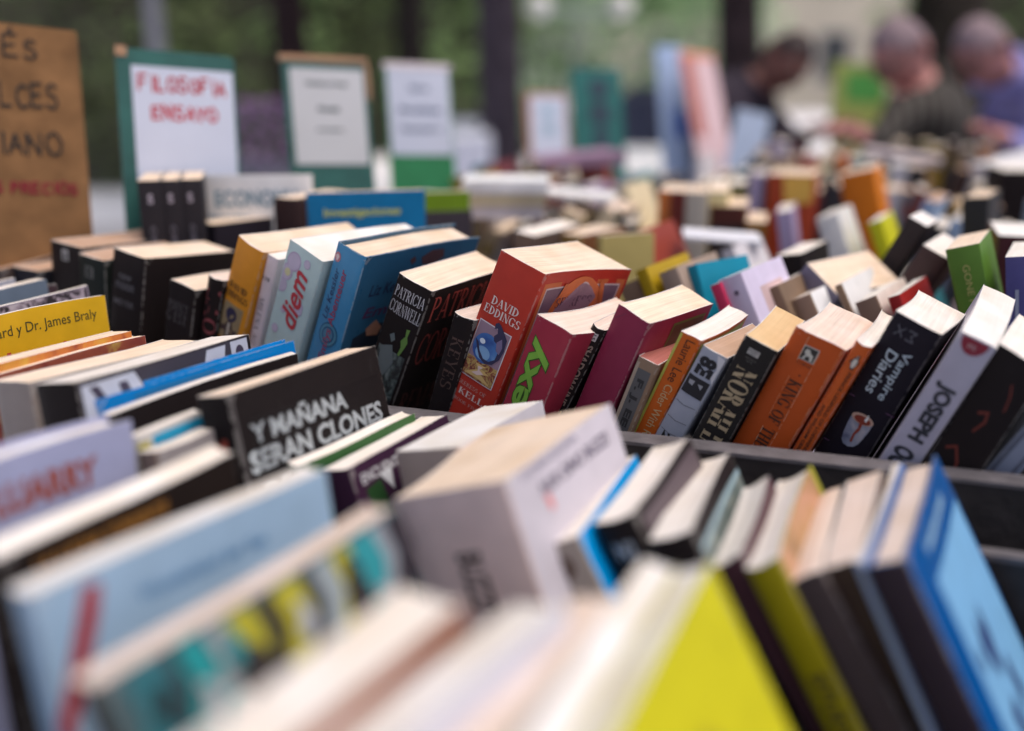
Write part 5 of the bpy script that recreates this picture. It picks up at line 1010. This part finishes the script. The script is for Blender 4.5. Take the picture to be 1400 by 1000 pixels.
person('dark haired person in a dark navy top hunched over the far end of the table', dict(pelvis=(.80, 3.98, .93), chest=(.83, 3.88, 1.13), neck=(.925, 3.82, 1.21), head=(.99, 3.78, 1.285), hipl=(.74, 4.06, .90), hipr=(.84, 3.92, .90), kneel=(.74, 4.04, .48), kneer=(.88, 3.88, .48), anklel=(.72, 4.1, .08), ankler=(.84, 3.96, .08), toe=(.12, -.08, 0),
    shl=(.92, 3.98, 1.15), ell=(1.08, 3.90, 1.0), wrl=(1.14, 3.72, 1.06), shr=(.76, 3.72, 1.15), elr=(.92, 3.60, 1.0), wrr=(1.08, 3.58, 1.06)), navy, jeans, skin2, dark_hair, 'full', (.35, -.75, -.5))

# ================================================================= BACKGROUND
def draped_table(label, x, y, w, d, z, col, yaw):
    t = thing('draped_table', label, 'table', Matrix.Translation((x, y, 0)) @ Matrix.Rotation(R(yaw), 4, 'Z'))
    m = mat('table_cloth', col, .8, .06, 3, .2, .3); n = 60; V = []; F = []
    per = [(-w/2+w*i/15, -d/2) for i in range(15)]+[(w/2, -d/2+d*i/15) for i in range(15)]+[(w/2-w*i/15, d/2) for i in range(15)]+[(-w/2, d/2-d*i/15) for i in range(15)]
    for k, (zz, am) in enumerate(((z, 0), (z-.02, .004), (z*.55, .02), (.03, .045))):
        for i, (a, b) in enumerate(per):
            l = math.hypot(a, b); s_ = 1+am*(.6+math.sin(i*1.9)+.5*math.sin(i*.7))/l if k else 1; V.append((a*s_, b*s_, zz))
    for k in range(3):
        for i in range(n): F.append((k*n+i, k*n+(i+1) % n, (k+1)*n+(i+1) % n, (k+1)*n+i))
    F.append(tuple(range(n))); mesh_obj('cloth', V, F, m, t); mb = MB()
    for sx in (-1, 1):
        for sy in (-1, 1): q_ = MB(); q_.box(sx*(w/2-.05)-.02, sx*(w/2-.05)+.02, sy*(d/2-.05)-.02, sy*(d/2-.05)+.02, 0, z-.03); q_.build('leg', wood_d, t)
    return t
draped_table('bright white draped table behind the teal board', .60, 4.75, .40, 1.8, .86, (.85, .85, .86), -6)
draped_table('white draped table glimpsed between the third notice and the thick trunk', -.34, 6.3, .36, 2.2, .93, (.80, .80, .88), 3)
draped_table('grey-blue draped table right of the bright white one', 1.00, 4.5, .34, .5, .95, (.33, .38, .46), 10)
pl = thing('flower_pot', 'grey planter with purple flowers between the green board and the greyish notice', 'planter', Matrix.Translation((-1.16, 4.7, 0)))
m = MB(); m.tube([(0, 0, 0), (0, 0, .86)], [.13, .16], 16); m.build('pot', mat('grey_pot', (.16, .16, .20), .7, .1), pl)
rf = random.Random(3); m = MB()
for i in range(260):
    a, r_, z_ = rf.uniform(0, 6.28), .22*rf.random()**.5, rf.uniform(.86, 1.13); p = Vector((r_*math.cos(a), r_*math.sin(a), z_)); e = Vector((rf.uniform(-1, 1), rf.uniform(-1, 1), rf.uniform(-1, 1))).normalized()*.022; g_ = e.orthogonal().normalized()*.016
    n = len(m.v); m.v += [tuple(p-e), tuple(p+g_), tuple(p+e), tuple(p-g_)]; m.f.append((n, n+1, n+2, n+3)); m.m.append(0 if rf.random() < .55 else 1)
o = m.build('flowers', [mat('purple_petals', (.30, .16, .34), .7, .2), mat('dark_leaves', (.05, .08, .04), .7, .2)], pl); o['kind'] = 'stuff'
# leaf masses
_leafme = {}
def leaf_mesh(key, n, size, fn, seed):
    if key in _leafme: return _leafme[key]
    rn = random.Random(seed); V = []; F = []; MI = []
    for i in range(n):
        p, mi = fn(rn); p = Vector(p); e = Vector((rn.gauss(0, 1), rn.gauss(0, 1), rn.gauss(0, .6))).normalized()*size*rn.uniform(.6, 1.3); g_ = e.cross(Vector((rn.gauss(0, 1), rn.gauss(0, 1), rn.gauss(0, 1)))).normalized()*size*.5
        k = len(V); V += [p-e, p+g_, p+e, p-g_]; F.append((k, k+1, k+2, k+3)); MI.append(mi)
    me = bpy.data.meshes.new(key); me.from_pydata([tuple(v) for v in V], [], F); me['mi'] = 1
    _leafme[key] = (me, MI); return _leafme[key]
def leafm(name, col): return mat(name, col, .6, .35, .9, .3, kind='leaf')
LD = [leafm('shade_tinted_foliage', (.15, .17, .10)), leafm('olive_foliage', (.22, .28, .13)), leafm('fresh_foliage', (.32, .48, .20))]  # canopy shade put into these darker leaf colours
LL_ = [leafm('sun_tinted_foliage', (.50, .70, .38)), leafm('soft_green_foliage', (.45, .62, .38)), leafm('pale_green_foliage', (.55, .66, .48))]  # sunlight put into these paler leaf colours
def tree(label, x, y, r, lean, crown_z, mats, sc=1, group='trees of the park behind the book table', barkc=(.055, .042, .045)):
    t = thing('tree', label, 'tree', Matrix.Translation((x, y, 0)), group); rn = random.Random(int(abs(x*77+y*13)))
    bark = mat('tree_bark', barkc, .9, .3, 9, .15, .6)
    m = MB(); pts = [(lean*z_/3, .02*math.sin(z_*2+x), z_) for z_ in (0, .25, .6, 1.1, 1.7, 2.4, 3.1, 3.9, 5)]
    m.tube(pts, [r*1.5, r*1.15, r*1.03, r, r*.97, r*.93, r*.88, r*.8, r*.55], 16)
    m.build('trunk', bark, t, True)
    for k in range(5):
        a = k*1.256+rn.random(); z0 = 3.2+.35*k; b0 = Vector((lean*z0/3, 0, z0)); lm = MB(); lm.tube([b0, b0+Vector((math.cos(a)*.7, math.sin(a)*.7, .6)), b0+Vector((math.cos(a)*1.5, math.sin(a)*1.5, 1.6))], [r*.4, r*.3, r*.12], 8); lm.build('limb', bark, t, True)
    cl = [(rn.gauss(0, 1.0)*1.1+lean*crown_z/3, rn.gauss(0, 1.0)*1.1, crown_z+rn.uniform(-.8, 1.6), rn.uniform(.45, .9)) for _ in range(18)]
    def fn(q_):
        c = q_.choice(cl); d_ = Vector((q_.gauss(0, 1), q_.gauss(0, 1), q_.gauss(0, .8))).normalized()*c[3]*q_.random()**.4; return (c[0]+d_.x, c[1]+d_.y, c[2]+d_.z), q_.choice([0, 0, 1, 1, 2])
    me, MI = leaf_mesh('crown%d' % int(x*10+y*100), 4200, .085, fn, 5)
    for mm in mats: me.materials.append(mm)
    me.polygons.foreach_set('material_index', MI); me.name = 'crown'
    o = link(bpy.data.objects.new('crown', me), t); o['kind'] = 'stuff'; return t
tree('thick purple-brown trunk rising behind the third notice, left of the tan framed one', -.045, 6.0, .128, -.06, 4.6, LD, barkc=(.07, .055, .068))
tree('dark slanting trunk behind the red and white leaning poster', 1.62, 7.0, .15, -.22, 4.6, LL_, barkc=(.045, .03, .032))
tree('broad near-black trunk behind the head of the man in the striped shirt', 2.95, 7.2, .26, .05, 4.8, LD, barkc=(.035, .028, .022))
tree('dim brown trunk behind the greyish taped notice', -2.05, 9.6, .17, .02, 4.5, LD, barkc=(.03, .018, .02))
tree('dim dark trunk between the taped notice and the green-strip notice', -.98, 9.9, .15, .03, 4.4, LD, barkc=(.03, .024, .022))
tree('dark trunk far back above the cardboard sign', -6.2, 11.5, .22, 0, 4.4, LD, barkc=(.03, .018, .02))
def hedge(label, x0, x1, y0, y1, z1, n, size, mats, w=(0, 0, 1, 1, 2), z0=.05, seed=1, group=None, name='hedge', twigs=True):
    t = thing(name, label, 'hedge', Matrix.Translation(((x0+x1)/2, (y0+y1)/2, 0)), group); cx, cy = (x0+x1)/2, (y0+y1)/2; rn0 = random.Random(seed)
    bumps = [(rn0.uniform(x0, x1)-cx, rn0.uniform(y0, y1)-cy, rn0.uniform(z0+.3, z1), rn0.uniform(.35, .9), rn0.choice(w)) for _ in range(max(10, int((x1-x0)*z1*1.6)))]
    def fn(q_):
        if q_.random() < .6:
            c = q_.choice(bumps); d_ = Vector((q_.gauss(0, 1), q_.gauss(0, 1), q_.gauss(0, 1))).normalized()*c[3]*q_.random()**.35; return (c[0]+d_.x, c[1]+d_.y, max(.05, c[2]+d_.z)), (c[4] if q_.random() < .75 else q_.choice(w))
        return (q_.uniform(x0, x1)-cx, q_.uniform(y0, y1)-cy, q_.uniform(z0, z1)), q_.choice(w)
    me, MI = leaf_mesh(label, n, size, fn, seed)
    for mm in mats: me.materials.append(mm)
    me.polygons.foreach_set('material_index', MI); me.name = 'foliage'
    o = link(bpy.data.objects.new('foliage', me), t); o['kind'] = 'stuff'
    m = MB(); m.box(x0-cx+.3, x1-cx-.3, y0-cy+.45*(y1-y0), y0-cy+.55*(y1-y0), 0, .35) if not twigs else m.box(x0-cx+.3, x1-cx-.3, y0-cy+.35*(y1-y0), y0-cy+.65*(y1-y0), 0, z1*.62); m.build('twigs', mat('dark_twigs', (.12, .115, .085), .9, .3, 3), t)
    return t
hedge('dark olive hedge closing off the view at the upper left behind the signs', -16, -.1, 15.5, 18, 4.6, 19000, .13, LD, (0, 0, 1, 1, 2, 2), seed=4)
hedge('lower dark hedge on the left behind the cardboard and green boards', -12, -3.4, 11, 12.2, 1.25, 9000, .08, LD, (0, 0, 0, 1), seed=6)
hedge('light green bushes coloured as sunlit between the thick trunk and the slanting one', -.1, 4.0, 16, 17.5, 4.8, 6500, .12, LL_, (0, 1, 2), seed=8, twigs=False)
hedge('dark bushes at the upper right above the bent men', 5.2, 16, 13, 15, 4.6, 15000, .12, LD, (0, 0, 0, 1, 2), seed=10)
hedge('sprig of light green leaves hanging above the dark haired person', 3.4, 5.0, 11.2, 12, 3.6, 1600, .09, LL_, (0, 2), z0=2.75, seed=12, name='bush') if 0 else None
# beige building
bd = thing('building', 'plain beige building far behind the dark haired person', 'building', Matrix.Translation((12, 34, 0)))
wm = mat('beige_render', (.55, .50, .40), .9, .12, .6, .15)
m = MB(); m.box(-9, 14, 0, 8, 0, 9); m.build('wall', wm, bd); m = MB(); m.box(-9.3, 14.3, -.4, 8.3, 9.003, 9.4); m.build('roof', mat('roof_edge', (.2, .15, .12), .8, .2, 2), bd)
gl = mat('dark_window_glass', (.05, .055, .06), .15, .1, 1, .6); fr = mat('window_frame_paint', (.5, .48, .45), .6, .05, 4)
for i in range(8):
    for j in range(3):
        x_, z_ = -7.6+2.8*i, 1.0+2.9*j; m = MB()
        for (a, b_, c_, d_) in ((x_-.06, x_+1.06, z_-.06, z_), (x_-.06, x_+1.06, z_+1.5, z_+1.56), (x_-.06, x_, z_, z_+1.5), (x_+1, x_+1.06, z_, z_+1.5)): m.box(a, b_, -.06, -.002, c_, d_)
        f_ = m.build('window', fr, bd); m = MB(); m.box(x_, x_+1, -.03, -.003, z_, z_+1.5); m.build('pane', gl, f_)
# made-up bar and white globes standing in for two bright glints
sl_ = thing('glint_stand_in', 'pale bar with two white globes added for bright glints against the green bushes', 'glint stand-in', Matrix.Translation((.66, 11.0, 0)))
m = MB(); m.tube([(0, 0, 0), (0, 0, 1.78)], [.05, .03], 10); m.build('pole', mat('pale_metal', (.30, .34, .30), .4, .1), sl_)
m = MB(); m.box(-.40, .46, -.03, .03, 1.80, 1.93); m.build('crossbar', mat('pale_green_metal', (.36, .44, .36), .4, .1), sl_)
for x_ in (-.38, .47): m = MB(); m.ball((x_, 0, 1.92), .13, 14); m.build('globe', mat('white_globe', (.85, .85, .82), .25, .02), sl_, True)
# pale post at the left
pp = thing('bollard', 'tall pale grey post behind the green red-lettered board', 'post', Matrix.Translation((-2.72, 8.0, 0))); m = MB(); m.tube([(0, 0, 0), (0, 0, 1.5), (0, 0, 1.9)], [.07, .06, .05], 12); m.build('post', mat('pale_grey_metal', (.30, .30, .34), .5, .1), pp); m = MB(); m.ball((0, 0, 1.96), .09, 12); m.build('cap', mat('pale_grey_metal', (.30, .30, .34), .5, .1), pp, True)
bn = thing('litter_bin', 'dark blue-grey bin between the teal board and the pale panel', 'bin', Matrix.Translation((1.02, 7.6, 0))); m = MB(); m.tube([(0, 0, 0), (0, 0, 1.08)], [.2, .24], 16); m.build('bin_body', mat('blue_grey_metal', (.07, .075, .12), .5, .1), bn); m = MB(); m.tube([(0, 0, 1.082), (0, 0, 1.16)], [.25, .12], 16); m.build('lid', mat('blue_grey_metal', (.07, .075, .12), .5, .1), bn)
print('blurred books', NF)
